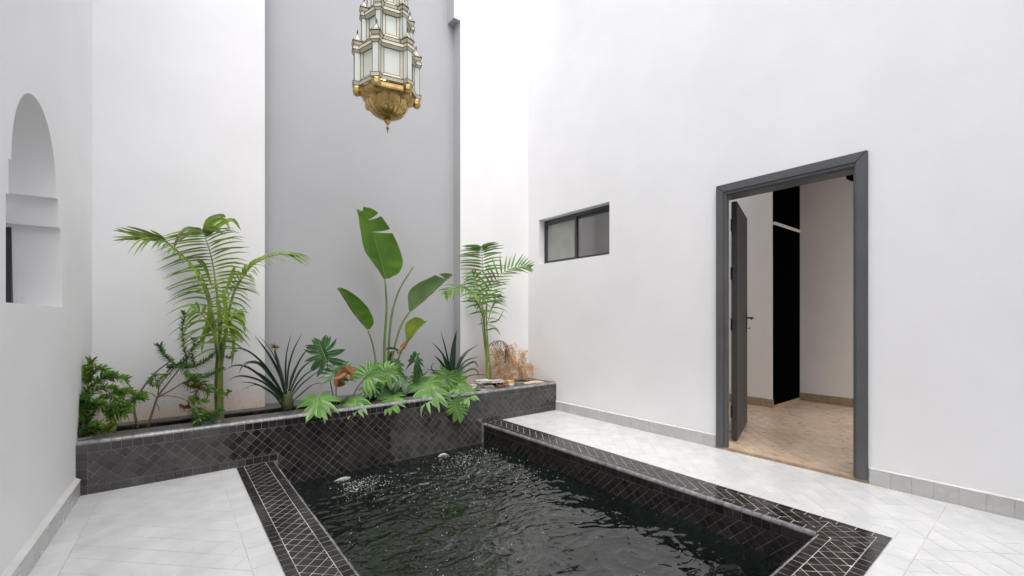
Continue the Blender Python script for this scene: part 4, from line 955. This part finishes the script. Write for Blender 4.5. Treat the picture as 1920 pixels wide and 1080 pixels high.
paddle([(1.783,3.84,0.8328),(1.815,3.84,0.9028),(1.859,3.84,0.9682),(1.91,3.84,1.004),(1.961,3.84,1.024)], [(1.766,3.84,0.8434),(1.741,3.82,0.945),(1.758,3.81,1.015),(1.839,3.81,1.06),(1.911,3.82,1.05)], [(1.799,3.84,0.8322),(1.863,3.86,0.9011),(1.908,3.86,0.9518),(1.954,3.85,0.9929),(2.001,3.84,1.034)], M['lime'])
f = MB()
ribbon(f, [(1.708,3.83,0.7608),(1.751,3.83,0.8091),(1.805,3.83,0.8729)], .05, n=8, fold=.9, twist=1.3); ribbon(f, [(1.667,3.82,0.7187),(1.715,3.82,0.786),(1.773,3.82,0.8439)], .03, n=8, fold=-.8, twist=-1.5)
f.build('dry_leaf_base', M['rust_leaf'], bp)
f = MB(); ribbon(f, [(1.576,3.86,0.765),(1.65,3.84,0.7628),(1.704,3.82,0.7268)], .035, n=6, fold=.6); ribbon(f, [(1.608,3.9,0.5374),(1.629,3.9,0.6606),(1.644,3.9,0.7597)], .03, n=6, fold=.6); f.build('dark_leaf_sheath', M['spike'], bp)
f = MB()
for _ in range(9):
    x = rp.uniform(1.40,1.56); f.tube([V(x,3.87+rp.uniform(-.03,.04),.25), V(x+rp.uniform(-.03,.03),3.86,.36), V(x+rp.uniform(-.06,.06),3.84,.44)], [.012,.010,.005], 6)
f.build('old_leaf_bases', M['spike_base'], bp)

# ---------------------------------------------------------------- lobed philodendrons
def phil(label, loc): return thing('philodendron', label, 'plant', loc, 'lobed leaf plants along the planter')
PM = [M['phil'], M['phil_vein']]; PD = [M['phil_dark'], M['phil_vein']]
def pleaf(parent, B, Tp, N, W, dark=False, stem=None, **k):
    mb = MB(); lobed(mb, B[0], Tp[0], N, W, rg=rp, **k); lf = mb.build('leaf', PD if dark else PM, parent)
    if stem: stalk(parent, stem+[B[0]], .006, .0035, 'phil_stem')
a_ = phil('lobed leaf plant with a tall dark leaf and a curled rusty dead leaf', (.95, 3.85, .25))
pleaf(a_, [(1.039,3.8,0.6898)], [(0.9673,3.83,0.9129)], (-.55,-.8,.25), .20, dark=True, stem=[(1.117,3.86,0.2969),(1.095,3.86,0.4452),(1.069,3.86,0.5837)], nl=6, droop=.05, cup=.2, lobw=.9)
pleaf(a_, [(1.101,3.76,0.5554)], [(1.187,3.9,0.6729)], (-.3,-.75,.65), .20, dark=True, stem=[(1.13,3.86,0.2815),(1.13,3.86,0.3959)], nl=6, droop=.0, cup=.35, lobw=.8)
pleaf(a_, [(0.9517,3.72,0.4173)], [(0.8864,3.54,0.3358)], (-.3,-.65,.75), .215, stem=[(1.121,3.86,0.2827),(1.051,3.86,0.3683)], nl=5, droop=.32, cup=.12, lobw=1.15)
pleaf(a_, [(1.262,3.74,0.3798)], [(1.191,3.58,0.3321)], (-.25,-.45,.9), .19, stem=[(1.174,3.86,0.2758),(1.22,3.86,0.3629)], nl=5, droop=.45, cup=.15)
mb = MB(); ribbon(mb, [(1.224,3.72,0.644),(1.187,3.7,0.6171),(1.15,3.71,0.5743),(1.115,3.72,0.5231),(1.08,3.72,0.4998)], .095, n=14, fold=1.2, twist=.35, prof=lambda t: .5+.9*math.sin(math.pi*t)**.8); ribbon(mb, [(1.172,3.71,0.5904),(1.123,3.69,0.561),(1.052,3.71,0.5474)], .05, n=10, fold=-.9, twist=-.6)
mb.build('rusty_leaf', M['rust_leaf'], a_)
b2 = phil('lobed leaf plant spreading round the foot of the bird of paradise plant', (1.5, 3.83, .25))
pleaf(b2, [(1.345,3.78,0.5186)], [(1.468,3.74,0.6114)], (-.35,-.75,.55), .215, stem=[(1.256,3.86,0.3121),(1.302,3.86,0.4241)], nl=6, droop=.05, cup=.3, lobw=.85)
pleaf(b2, [(1.504,3.78,0.5575)], [(1.621,3.68,0.6155)], (-.35,-.75,.55), .19, stem=[(1.515,3.86,0.3296),(1.525,3.86,0.4406)], nl=6, droop=.25, cup=.2)
pleaf(b2, [(1.572,3.74,0.3547)], [(1.478,3.54,0.2932)], (-.3,-.55,.8), .21, stem=[(1.566,3.86,0.2748),(1.586,3.86,0.3216)], nl=5, droop=.28, cup=.15)
pleaf(b2, [(1.848,3.84,0.6265)], [(1.869,3.78,0.711)], (-.2,-.55,.8), .215, dark=True, stem=[(1.896,3.88,0.3098),(1.884,3.88,0.4867)], nl=7, droop=.35, cup=.15, lobw=.8)
pleaf(b2, [(1.433,3.8,0.4661)], [(1.321,3.7,0.4199)], (-.4,-.65,.6), .14, dark=True, stem=[(1.515,3.86,0.315)], nl=5, droop=.3)
pleaf(b2, [(1.659,3.8,0.504)], [(1.72,3.74,0.4659)], (-.1,-.75,.6), .15, dark=True, stem=[(1.617,3.86,0.3181)], nl=5, droop=.4)
pleaf(b2, [(1.64,3.84,0.5903)], [(1.695,3.8,0.6592)], (-.3,-.75,.5), .13, dark=True, stem=[(1.625,3.88,0.3143)], nl=5, droop=.2)
pleaf(b2, [(1.641,3.82,0.4048)], [(1.677,3.76,0.3598)], (-.1,-.75,.6), .12, dark=True, stem=[(1.617,3.86,0.3033)], nl=5, droop=.4)
pleaf(b2, [(1.55,3.82,0.414)], [(1.468,3.74,0.3661)], (-.1,-.75,.6), .13, dark=True, stem=[(1.586,3.86,0.3068)], nl=5, droop=.4)
c2 = phil('lobed leaf plant spilling over the rim with one leaf hanging down the black tiles', (2.2, 3.83, .25))
pleaf(c2, [(1.937,3.76,0.444)], [(1.893,3.55,0.3166)], (-.25,-.6,.8), .27, stem=[(2.023,3.86,0.2724),(2,3.86,0.364)], nl=7, droop=.35, cup=.15, lobw=.9)
pleaf(c2, [(1.901,3.8,0.4427)], [(1.824,3.8,0.5808)], (-.5,-.8,.3), .13, nl=5, droop=.1, cup=.2)
pleaf(c2, [(2.139,3.78,0.455)], [(2.181,3.76,0.5591)], (-.3,-.7,.6), .19, nl=6, droop=.2, cup=.2, lobw=.8)
pleaf(c2, [(2.267,3.74,0.3844)], [(2.345,3.55,0.301)], (-.2,-.6,.8), .235, stem=[(2.264,3.86,0.2452),(2.302,3.86,0.312)], nl=7, droop=.35, cup=.15, lobw=.85)
pleaf(c2, [(2.298,3.76,0.4005)], [(2.267,3.76,0.553)], (-.5,-.8,.3), .12, nl=5, droop=.05, cup=.2)
pleaf(c2, [(2.123,3.56,0.2736)], [(2.169,3.52,0.0877)], (-.55,-.8,.15), .15, stem=[(2.254,3.8,0.271),(2.189,3.68,0.2845)], nl=6, droop=.15, cup=.15, lobw=1.0)

# ---------------------------------------------------------------- strap leaf tufts
def straps(parent, sets, v, zoomset):
    for pts, w in zoomset:
        mb = MB(); ribbon(mb, pts, w, fold=.5, n=14, prof=lambda t: (min(1, t*2.2+.45))*(1-t**2.4)**.9); mb.build('leaf', M['spike'], parent, smooth=True)
s1 = thing('strap_leaf_plant', 'dark strap leaved tuft with orange flower head at the left edge of the grey recess', 'plant', (.75, 3.86, .25))
Z5 = (400, 620, 6.355)
straps(s1, None, 3.86, [
 ([(0.7328,3.86,0.414),(0.6752,3.84,0.5293),(0.573,3.78,0.6999),(0.4448,3.72,0.8212),(0.3174,3.68,0.835)], .022),
 ([(0.7328,3.86,0.4207),(0.6366,3.82,0.5877),(0.5506,3.78,0.7014),(0.4806,3.75,0.7241),(0.4302,3.73,0.7011),(0.4028,3.72,0.6457)], .028),
 ([(0.7229,3.84,0.4046),(0.5988,3.8,0.5607),(0.4711,3.76,0.6832),(0.379,3.74,0.7068),(0.3083,3.72,0.6682)], .020),
 ([(0.7169,3.84,0.3986),(0.589,3.81,0.5475),(0.4736,3.78,0.6121),(0.3967,3.76,0.6237),(0.3379,3.74,0.5973)], .018),
 ([(0.7132,3.82,0.3954),(0.6135,3.82,0.4919),(0.5118,3.78,0.5582),(0.4103,3.74,0.5847)], .015),
 ([(0.7072,3.82,0.3895),(0.602,3.82,0.4996),(0.5117,3.82,0.5439),(0.4298,3.82,0.5045)], .009),
 ([(0.7214,3.8,0.3246),(0.6858,3.8,0.395),(0.6333,3.8,0.4664),(0.5535,3.8,0.5263)], .016),
 ([(0.7438,3.87,0.4383),(0.6984,3.87,0.6039),(0.6215,3.87,0.7686),(0.5184,3.87,0.9294)], .026),
 ([(0.7488,3.88,0.4499),(0.6763,3.88,0.705),(0.6172,3.88,0.8343),(0.5424,3.88,0.9253)], .008),
 ([(0.7526,3.9,0.4741),(0.7465,3.9,0.6243),(0.7557,3.9,0.7734),(0.7898,3.9,0.9293)], .016),
 ([(0.7549,3.88,0.4764),(0.7641,3.88,0.6452),(0.8044,3.88,0.7996),(0.8675,3.88,0.9282)], .018),
 ([(0.765,3.9,0.4455),(0.8148,3.9,0.6191),(0.872,3.9,0.7399),(0.9434,3.9,0.8276)], .018),
 ([(0.7632,3.86,0.4308),(0.8252,3.86,0.588),(0.9014,3.86,0.6788),(1.013,3.86,0.721)], .020),
 ([(0.7734,3.88,0.4133),(0.8295,3.88,0.5169),(0.9125,3.88,0.5998),(1.052,3.88,0.6639)], .016),
 ([(0.7715,3.84,0.4125),(0.846,3.84,0.5064),(0.9224,3.84,0.5683),(0.9877,3.84,0.6189)], .016),
 ([(0.7736,3.82,0.3748),(0.8541,3.82,0.4468),(0.9434,3.82,0.5065),(1.062,3.82,0.5108)], .013),
 ([(0.7632,3.86,0.4376),(0.7786,3.86,0.5579),(0.8158,3.86,0.657),(0.8409,3.86,0.6963)], .020),
 ([(0.7369,3.85,0.4284),(0.7128,3.85,0.5513),(0.6948,3.85,0.6329),(0.671,3.85,0.7342)], .030),
 ([(0.729,3.84,0.3972),(0.6693,3.84,0.4968),(0.5936,3.84,0.5892),(0.5144,3.84,0.6538)], .022),
])
MB().tube(cat([(0.751,3.86,0.304),(0.751,3.86,0.358),(0.751,3.86,0.4254),(0.751,3.86,0.4659)], 6), [.030,.044,.048,.046,.040,.034,.02], 12).build('leaf_base', M['spike_base'], s1, smooth=True)
MB().tube(cat([(0.7441,3.84,0.429),(0.7079,3.84,0.5929),(0.6782,3.84,0.708),(0.6575,3.84,0.805)], 10), [.012]*8+[.010,.008,.006], 7).build('flower_stalk', M['spike'], s1, smooth=True)
fl_ = MB(); c_ = [(0.6563,3.84,0.8182)][0]
for k in range(26):
    d = V(rp.uniform(-1,1), rp.uniform(-1,.4), rp.uniform(-.2,1.2)).normalized(); ribbon(fl_, [c_, V(c_)+d*.02, V(c_)+d*rp.uniform(.03,.055)], .010, n=3, fold=.2, m=0 if k % 3 else 1)
fl_.build('flower', [M['orange'], M['spike']], s1)
s2_ = thing('strap_leaf_plant', 'dark strap leaved tuft with one broad upright blade right of the recess middle', 'plant', (2.3, 3.9, .25))
straps(s2_, None, 3.9, [
 ([(2.299,3.9,0.3813),(2.299,3.9,0.5443),(2.317,3.9,0.7474),(2.352,3.9,0.9328)], .072),
 ([(2.299,3.9,0.4017),(2.252,3.9,0.6084),(2.212,3.9,0.7719),(2.164,3.9,0.9218)], .022),
 ([(2.287,3.88,0.405),(2.229,3.88,0.5812),(2.172,3.88,0.6946),(2.054,3.88,0.8203)], .026),
 ([(2.252,3.86,0.4104),(2.195,3.86,0.5352),(2.139,3.86,0.6184),(2.07,3.86,0.6834)], .034),
 ([(2.281,3.87,0.3864),(2.247,3.87,0.5104),(2.201,3.87,0.6239),(2.167,3.87,0.6856)], .05),
 ([(2.241,3.84,0.3937),(2.161,3.84,0.4703),(2.073,3.84,0.5313),(1.944,3.84,0.5572)], .013),
 ([(2.161,3.84,0.4406),(2.04,3.84,0.5386),(2.04,3.84,0.5969),(2.117,3.84,0.6096)], .010),
 ([(2.311,3.88,0.3826),(2.352,3.88,0.5526),(2.442,3.88,0.6811),(2.619,3.88,0.773)], .034),
 ([(2.304,3.86,0.3855),(2.363,3.86,0.523),(2.454,3.86,0.6094),(2.593,3.86,0.639)], .034),
 ([(2.304,3.86,0.3855),(2.381,3.86,0.5012),(2.466,3.86,0.5673),(2.533,3.83,0.5914),(2.564,3.81,0.5265)], .032),
 ([(2.298,3.84,0.3884),(2.393,3.84,0.4716),(2.49,3.84,0.5156),(2.544,3.81,0.504),(2.563,3.79,0.4298)], .024),
 ([(2.298,3.84,0.3884),(2.393,3.84,0.4205),(2.502,3.84,0.4546),(2.671,3.81,0.4471)], .018),
 ([(2.317,3.9,0.4001),(2.382,3.9,0.5695),(2.467,3.9,0.6786),(2.579,3.9,0.747)], .03),
 ([(2.287,3.9,0.4231),(2.195,3.9,0.4713),(2.061,3.9,0.4526),(1.974,3.9,0.4795)], .010),
])
MB().tube(cat([(2.299,3.88,0.2618),(2.299,3.88,0.3227),(2.299,3.88,0.404)], 5), [.03,.035,.035,.03,.025,.015], 10).build('leaf_base', M['spike_base'], s2_, smooth=True)

# ---------------------------------------------------------------- leafy shrubs, left end
SM = [M['shrub'], M['shrub_blue'], M['brown_leaf'], M['lime']]
def shrub(parent, stems, shoots, rg):
    for pts, r0, r1 in stems: stalk(parent, pts, r0, r1, 'bark', 'branch')
    mb = MB(); tw = MB()
    for pts, n, ln, w, m, alt in shoots:
        leafrow(mb, pts, n, ln, w, rg, m=m, alt=alt, t0=.04); tw.tube(cat(pts, 8), [.003]*5+[.002]*4, 4)
    mb.build('foliage', SM, parent)['kind'] = 'stuff'
    tw.build('twigs', M['bark'], parent)['kind'] = 'stuff'
sh1 = thing('shrub', 'dense bright leafy bush crammed against the left wall at the planter end', 'shrub', (-.33, 3.75, .3))
S_ = []
r4 = random.Random(5)
for pts, n in (([(-0.4267,3.72,0.3147),(-0.431,3.72,0.3876),(-0.4181,3.72,0.4823),(-0.4138,3.72,0.5542)], 95), ([(-0.4029,3.7,0.3149),(-0.39,3.7,0.3973),(-0.3856,3.7,0.4813),(-0.39,3.7,0.5544)], 95), ([(-0.4179,3.68,0.3338),(-0.4008,3.68,0.4267),(-0.3574,3.68,0.4809),(-0.3442,3.68,0.5277)], 60),
    ([(-0.4182,3.76,0.5245),(-0.3963,3.76,0.5955),(-0.3517,3.76,0.6467),(-0.297,3.76,0.6762),(-0.2219,3.76,0.6571)], 75), ([(-0.4073,3.74,0.5384),(-0.381,3.74,0.5843),(-0.3318,3.74,0.6038),(-0.2816,3.74,0.6049),(-0.2443,3.74,0.5696)], 60), ([(-0.3916,3.8,0.6332),(-0.396,3.8,0.6834),(-0.3871,3.8,0.7324),(-0.3817,3.8,0.7756)], 42),
    ([(-0.396,3.8,0.6523),(-0.3691,3.8,0.7061),(-0.3463,3.8,0.7295),(-0.3233,3.8,0.7215)], 34), ([(-0.3652,3.76,0.6355),(-0.3199,3.76,0.6812),(-0.2831,3.76,0.6845)], 30), ([(-0.2816,3.68,0.5817),(-0.2588,3.68,0.5298),(-0.2496,3.68,0.479),(-0.2679,3.68,0.432)], 55), ([(-0.3114,3.66,0.466),(-0.2891,3.66,0.4997),(-0.2391,3.66,0.5057),(-0.1973,3.66,0.488)], 45),
    ([(-0.3114,3.66,0.4538),(-0.2801,3.66,0.4495),(-0.2482,3.66,0.4698),(-0.2206,3.66,0.4537)], 36), ([(-0.4221,3.68,0.3345),(-0.3792,3.68,0.3573),(-0.3354,3.68,0.3624),(-0.2907,3.68,0.3614)], 70), ([(-0.4241,3.66,0.3332),(-0.4071,3.66,0.3719),(-0.3728,3.66,0.3904),(-0.3423,3.66,0.3977)], 50), ([(-0.243,3.72,0.591),(-0.2053,3.72,0.5808),(-0.1766,3.72,0.5587),(-0.1377,3.72,0.5416)], 36),
    ([(-0.223,3.7,0.51),(-0.1852,3.7,0.5054),(-0.1612,3.7,0.5279),(-0.1321,3.7,0.5374)], 26), ([(-0.348,3.72,0.5466),(-0.3165,3.72,0.543),(-0.2847,3.72,0.5642),(-0.243,3.72,0.5596)], 34), ([(-0.4244,3.7,0.4625),(-0.4029,3.7,0.5077),(-0.3681,3.7,0.5276),(-0.3238,3.7,0.4977)], 46), ([(-0.4028,3.78,0.6305),(-0.3984,3.78,0.6795),(-0.4006,3.78,0.729)], 24), ([(-0.2801,3.66,0.4985),(-0.2619,3.66,0.4593),(-0.2665,3.66,0.4108)], 30)):
    S_.append((pts, n, .040, .0105, 0, (1, .4) if r4.random() > .4 else (3, .12)))
shrub(sh1, [([(-0.4182,3.76,0.2923),(-0.4139,3.76,0.4138),(-0.3963,3.76,0.5648),(-0.3741,3.76,0.6549)], .006, .003), ([(-0.4095,3.76,0.303),(-0.383,3.76,0.4093),(-0.3291,3.76,0.5261),(-0.2644,3.76,0.5817)], .006, .003)], S_, r4)
sh2 = thing('shrub', 'leggy shrub with bare brown stems and cool green leaves in front of the tall palm', 'shrub', (-.1, 3.85, .25))
S_ = []
for pts, n, ln, m, alt in (([(0.109,3.82,0.7005),(0.088,3.82,0.8517),(0.0791,3.82,0.9716),(0.091,3.82,1.076)], 50, .036, 1, None), ([(0.0432,3.78,0.7087),(0.0086,3.78,0.7622),(-0.0255,3.78,0.8076),(-0.0424,3.78,0.859)], 42, .036, 1, (0,.3)), ([(0.0434,3.8,0.7069),(0.1025,3.8,0.7699),(0.1784,3.8,0.8869),(0.2504,3.8,0.9923)], 52, .034, 1, None),
    ([(0.0429,3.76,0.7178),(0.1162,3.76,0.7053),(0.2072,3.76,0.7442),(0.2921,3.76,0.8273)], 60, .038, 1, (0,.3)), ([(0.0716,3.74,0.6737),(0.1454,3.74,0.6383),(0.2215,3.74,0.6394),(0.2905,3.74,0.6871)], 60, .036, 1, (0,.4)), ([(0.1009,3.74,0.6274),(0.1756,3.74,0.5984),(0.2371,3.74,0.555),(0.2905,3.74,0.5114)], 50, .036, 0, (1,.4)), ([(0.0955,3.76,0.6699),(0.1613,3.76,0.575),(0.2165,3.76,0.528)], 40, .036, 0, (1,.4)),
    ([(0.1665,3.74,0.5546),(0.1484,3.74,0.5007),(0.1665,3.74,0.4577),(0.2031,3.74,0.4683)], 36, .034, 0, (1,.3)), ([(0.1225,3.68,0.4504),(0.146,3.68,0.3963),(0.1878,3.68,0.3612),(0.2425,3.68,0.3385)], 54, .040, 1, (0,.4)), ([(0.152,3.68,0.4248),(0.218,3.68,0.3791),(0.2859,3.68,0.3998)], 34, .036, 1, (0,.5)), ([(0.1335,3.66,0.4232),(0.1629,3.66,0.3756),(0.157,3.66,0.34)], 34, .040, 1, (0,.5)),
    ([(0.0202,3.8,0.6718),(-0.0285,3.8,0.6466),(-0.0539,3.8,0.6053)], 16, .032, 1, (0,.4)), ([(-0.0426,3.8,0.6768),(-0.0706,3.8,0.6501),(-0.0873,3.8,0.6228)], 12, .034, 1, (0,.4)), ([(0.103,3.82,0.7384),(0.0672,3.82,0.7109),(0.0203,3.82,0.7068)], 26, .036, 1, None), ([(0.3163,3.9,0.7785),(0.3633,3.9,0.7478),(0.3906,3.9,0.7949)], 14, .028, 1, None), ([(0.3096,3.9,0.4996),(0.343,3.9,0.468),(0.3565,3.9,0.4907)], 12, .026, 0, None), ([(0.1577,3.82,0.697),(0.1333,3.82,0.7743),(0.1455,3.82,0.8872)], 26, .034, 1, None),
    ([(0.0774,3.74,0.6148),(0.1186,3.74,0.5742),(0.1605,3.74,0.57)], 30, .030, 2, (0,.2)), ([(0.0545,3.76,0.4536),(0.0837,3.76,0.4278),(0.1014,3.76,0.433)], 14, .028, 2, None), ([(0.1062,3.72,0.5083),(0.1357,3.72,0.4792)], 16, .03, 3, (0,.4))):
    S_.append((pts, n, ln, .0095, m, alt))
shrub(sh2, [([(-0.1578,3.86,0.2989),(-0.1795,3.86,0.4669),(-0.1386,3.86,0.5701),(-0.0717,3.86,0.6731),(0.0088,3.86,0.7486)], .008, .004), ([(-0.111,3.86,0.3024),(-0.083,3.86,0.4111),(-0.0547,3.86,0.5102),(-0.0087,3.86,0.5866),(0.0589,3.86,0.6854)], .008, .004), ([(-0.0576,3.86,0.5068),(0.0088,3.86,0.544),(0.089,3.86,0.5962),(0.1594,3.86,0.6243)], .005, .003), ([(-0.18,3.87,0.4941),(-0.1908,3.87,0.5741),(-0.2149,3.87,0.6264)], .005, .003),
    ([(-0.0549,3.87,0.5088),(-0.0146,3.87,0.5117),(0.0591,3.87,0.4923),(0.1105,3.87,0.4598)], .003, .002), ([(-0.0606,3.87,0.4984),(-0.0861,3.87,0.5342),(-0.128,3.87,0.546)], .003, .002), ([(-0.1773,3.87,0.3072),(-0.2016,3.87,0.361),(-0.2149,3.87,0.4128)], .002, .0015), ([(0.1079,3.78,0.4735),(0.1259,3.78,0.4229),(0.1561,3.78,0.3927)], .004, .003), ([(-0.0719,3.87,0.4813),(-0.052,3.87,0.4422),(-0.0491,3.87,0.4123)], .003, .002), ([(-0.0549,3.87,0.5235),(-0.0434,3.87,0.5961),(0.0088,3.87,0.6658),(0.0323,3.87,0.7014)], .004,.003)], S_, r4)

# ---------------------------------------------------------------- dried plant and dead frond, right end
dp = thing('dried_plant', 'withered straw coloured plant with a dead drooping frond at the right end of the planter', 'plant', (3.2, 3.9, .3))
r5 = random.Random(3); mb = MB()
def dryrow(pts, n, ln): 
    q = cat(pts, 20)
    mb.tube(q, .0025, 4)
    for k in range(n):
        p = q[min(20, int(r5.uniform(.1,1)*20))]; p = p+V(r5.gauss(0,.022),r5.gauss(0,.02),r5.gauss(0,.018)); d = V(r5.uniform(-1,1), r5.uniform(-1,1), r5.uniform(-1,.6)).normalized(); l = ln*r5.uniform(.5,1.3)
        e = V(r5.uniform(-1,1), r5.uniform(-1,1), r5.uniform(-1,.2))*.5*l
        ribbon(mb, [p, p+d*l*.55, p+d*l+e], .007*r5.uniform(.5,1.4), n=5, fold=.9, twist=r5.uniform(-1.5,1.5))
for pts, n in (([(3.237,3.88,0.3125),(3.229,3.88,0.4123),(3.165,3.88,0.4787),(3.071,3.88,0.5947),(2.994,3.88,0.7013)], 70), ([(3.237,3.88,0.3373),(3.188,3.88,0.477),(3.071,3.88,0.5461),(2.919,3.88,0.5676),(2.83,3.88,0.5024)], 70), ([(3.22,3.86,0.3533),(3.236,3.86,0.4384),(3.293,3.86,0.4839),(3.359,3.86,0.4542),(3.359,3.86,0.3664)], 45), ([(3.205,3.9,0.4431),(3.245,3.9,0.5335),(3.229,3.9,0.6276),(3.278,3.9,0.6689)], 45), ([(3.094,3.86,0.4855),(2.979,3.86,0.4937),(2.904,3.86,0.4397),(2.852,3.86,0.3967)], 60),
    ([(3.101,3.86,0.5214),(2.979,3.86,0.6253),(2.889,3.86,0.6774),(2.816,3.86,0.6341)], 60), ([(2.919,3.88,0.3889),(2.889,3.88,0.4982),(2.845,3.88,0.6075),(2.809,3.88,0.7388)], 50), ([(3.133,3.86,0.4218),(3.017,3.86,0.3948),(2.941,3.86,0.3773)], 40), ([(3.149,3.88,0.4798),(3.086,3.88,0.6668),(3.055,3.88,0.7591)], 35)):
    dryrow(pts, int(n*3.2), .052)
mb.build('withered_leaves', M['dry'], dp)['kind'] = 'stuff'
MB().tube(cat([(3.237,3.88,0.3001),(3.237,3.88,0.3869),(3.204,3.88,0.4635),(3.117,3.88,0.5187)], 8), [.006,.005,.005,.004,.004,.004,.003,.003,.003], 6).build('branch', M['dry'], dp, smooth=True)
f = MB(); pinnate(f, [(2.816,3.92,0.7483),(2.874,3.9,0.7827),(2.941,3.89,0.7868),(2.979,3.88,0.7439),(2.994,3.88,0.6471)], 16, .20, .010, (.1,-.5,.9), droop=1.1, a0=10, a1=30, t0=.05, rg=r5, rr=.004)
o = f.build('dead_frond', M['dry_dark'], dp); 
# ---------------------------------------------------------------- rubble on the rim
def stone(c_, sx, sy, sz, rz, m, lab, tx=0, ty=0, seed=0, cat_='stone'):
    rr_ = random.Random(seed); bm = bmesh.new(); bmesh.ops.create_cube(bm, size=1)
    bmesh.ops.subdivide_edges(bm, edges=bm.edges[:], cuts=2, use_grid_fill=True)
    for v in bm.verts:
        v.co = V(v.co.x*sx, v.co.y*sy, v.co.z*sz)+V(noise.noise(v.co*3+V(seed,0,0)), noise.noise(v.co*3+V(0,seed,0)), noise.noise(v.co*3+V(0,0,seed))*.5)*min(sx,sy)*.22*.6
    me = bpy.data.meshes.new('rubble_stone'); bm.to_mesh(me); bm.free(); me.materials.append(M[m])
    o = bpy.data.objects.new('rubble_stone', me); C.objects.link(o); o.location = c_; o.rotation_euler = (tx, ty, rz)
    return tag(o, lab, cat_, 'broken stones on the planter rim')
def on(x, y, z): return None
zr = .3215
ST = [([(2.563,3.74,0.3951)][0], .155,.10,.030,.1,'stone_white','long pale stone offcut lying left of the palm foot on the rim'),
      ([(2.749,3.74,0.3784)][0], .150,.09,.026,-.15,'stone_white','pale flat stone resting on others right in front of the palm foot'),
      ([(2.503,3.72,0.3534)][0], .090,.070,.05,.2,'stone_grey','grey stone wedged beneath the long pale offcut'),
      ([(2.589,3.68,0.3389)][0], .115,.075,.05,-.1,'stone_grey','broad grey stone at the front of the rim below the pale ones'),
      ([(2.769,3.69,0.3257)][0], .085,.055,.045,.05,'stone_red','dark red brick piece at the front of the rubble'),
      ([(2.939,3.77,0.3521)][0], .100,.085,.06,.3,'stone_orange','ochre yellow stone in the middle of the rubble'),
      ([(2.913,3.7,0.3277)][0], .060,.045,.035,0,'stone_white','small whitish chip between the ochre and grey stones'),
      ([(3.042,3.72,0.3308)][0], .085,.055,.045,-.2,'stone_grey','grey stone leaning at the left end of the beige slab'),
      ([(3.262,3.73,0.3213)][0], .250,.130,.012,0,'stone_beige','thin flat beige slab lying at the right end of the rim'),
      ([(2.412,3.69,0.3713)][0], .070,.045,.03,.4,'stone_white','small white chip half under the lobed leaf tips'),
      ([(2.508,3.65,0.3235)][0], .055,.030,.02,-.3,'stone_beige','narrow beige chip on the very front edge of the rim'),
      ([(-0.3985,3.68,0.3216)][0], .060,.028,.016,.1,'stone_white','small white stone on the rim at the far left under the bush'),
      ([(0.2843,3.7,0.3174)][0], .022,.014,.008,.2,'stone_white','tiny white pebble on the rim at the foot of the tall palm')]
for i, (c_, sx, sy, sz, rz, m, lab) in enumerate(ST):
    if i > 1:                                  # grounded pieces: their thickness runs down to the rim
        topz = max(c_[2]+sz*.3, .3185+sz*.6); sz = topz-.3185; c_ = (c_[0], c_[1], .3185+sz/2)
    stone(c_, sx, sy, sz, rz, m, lab, seed=i*3+1)
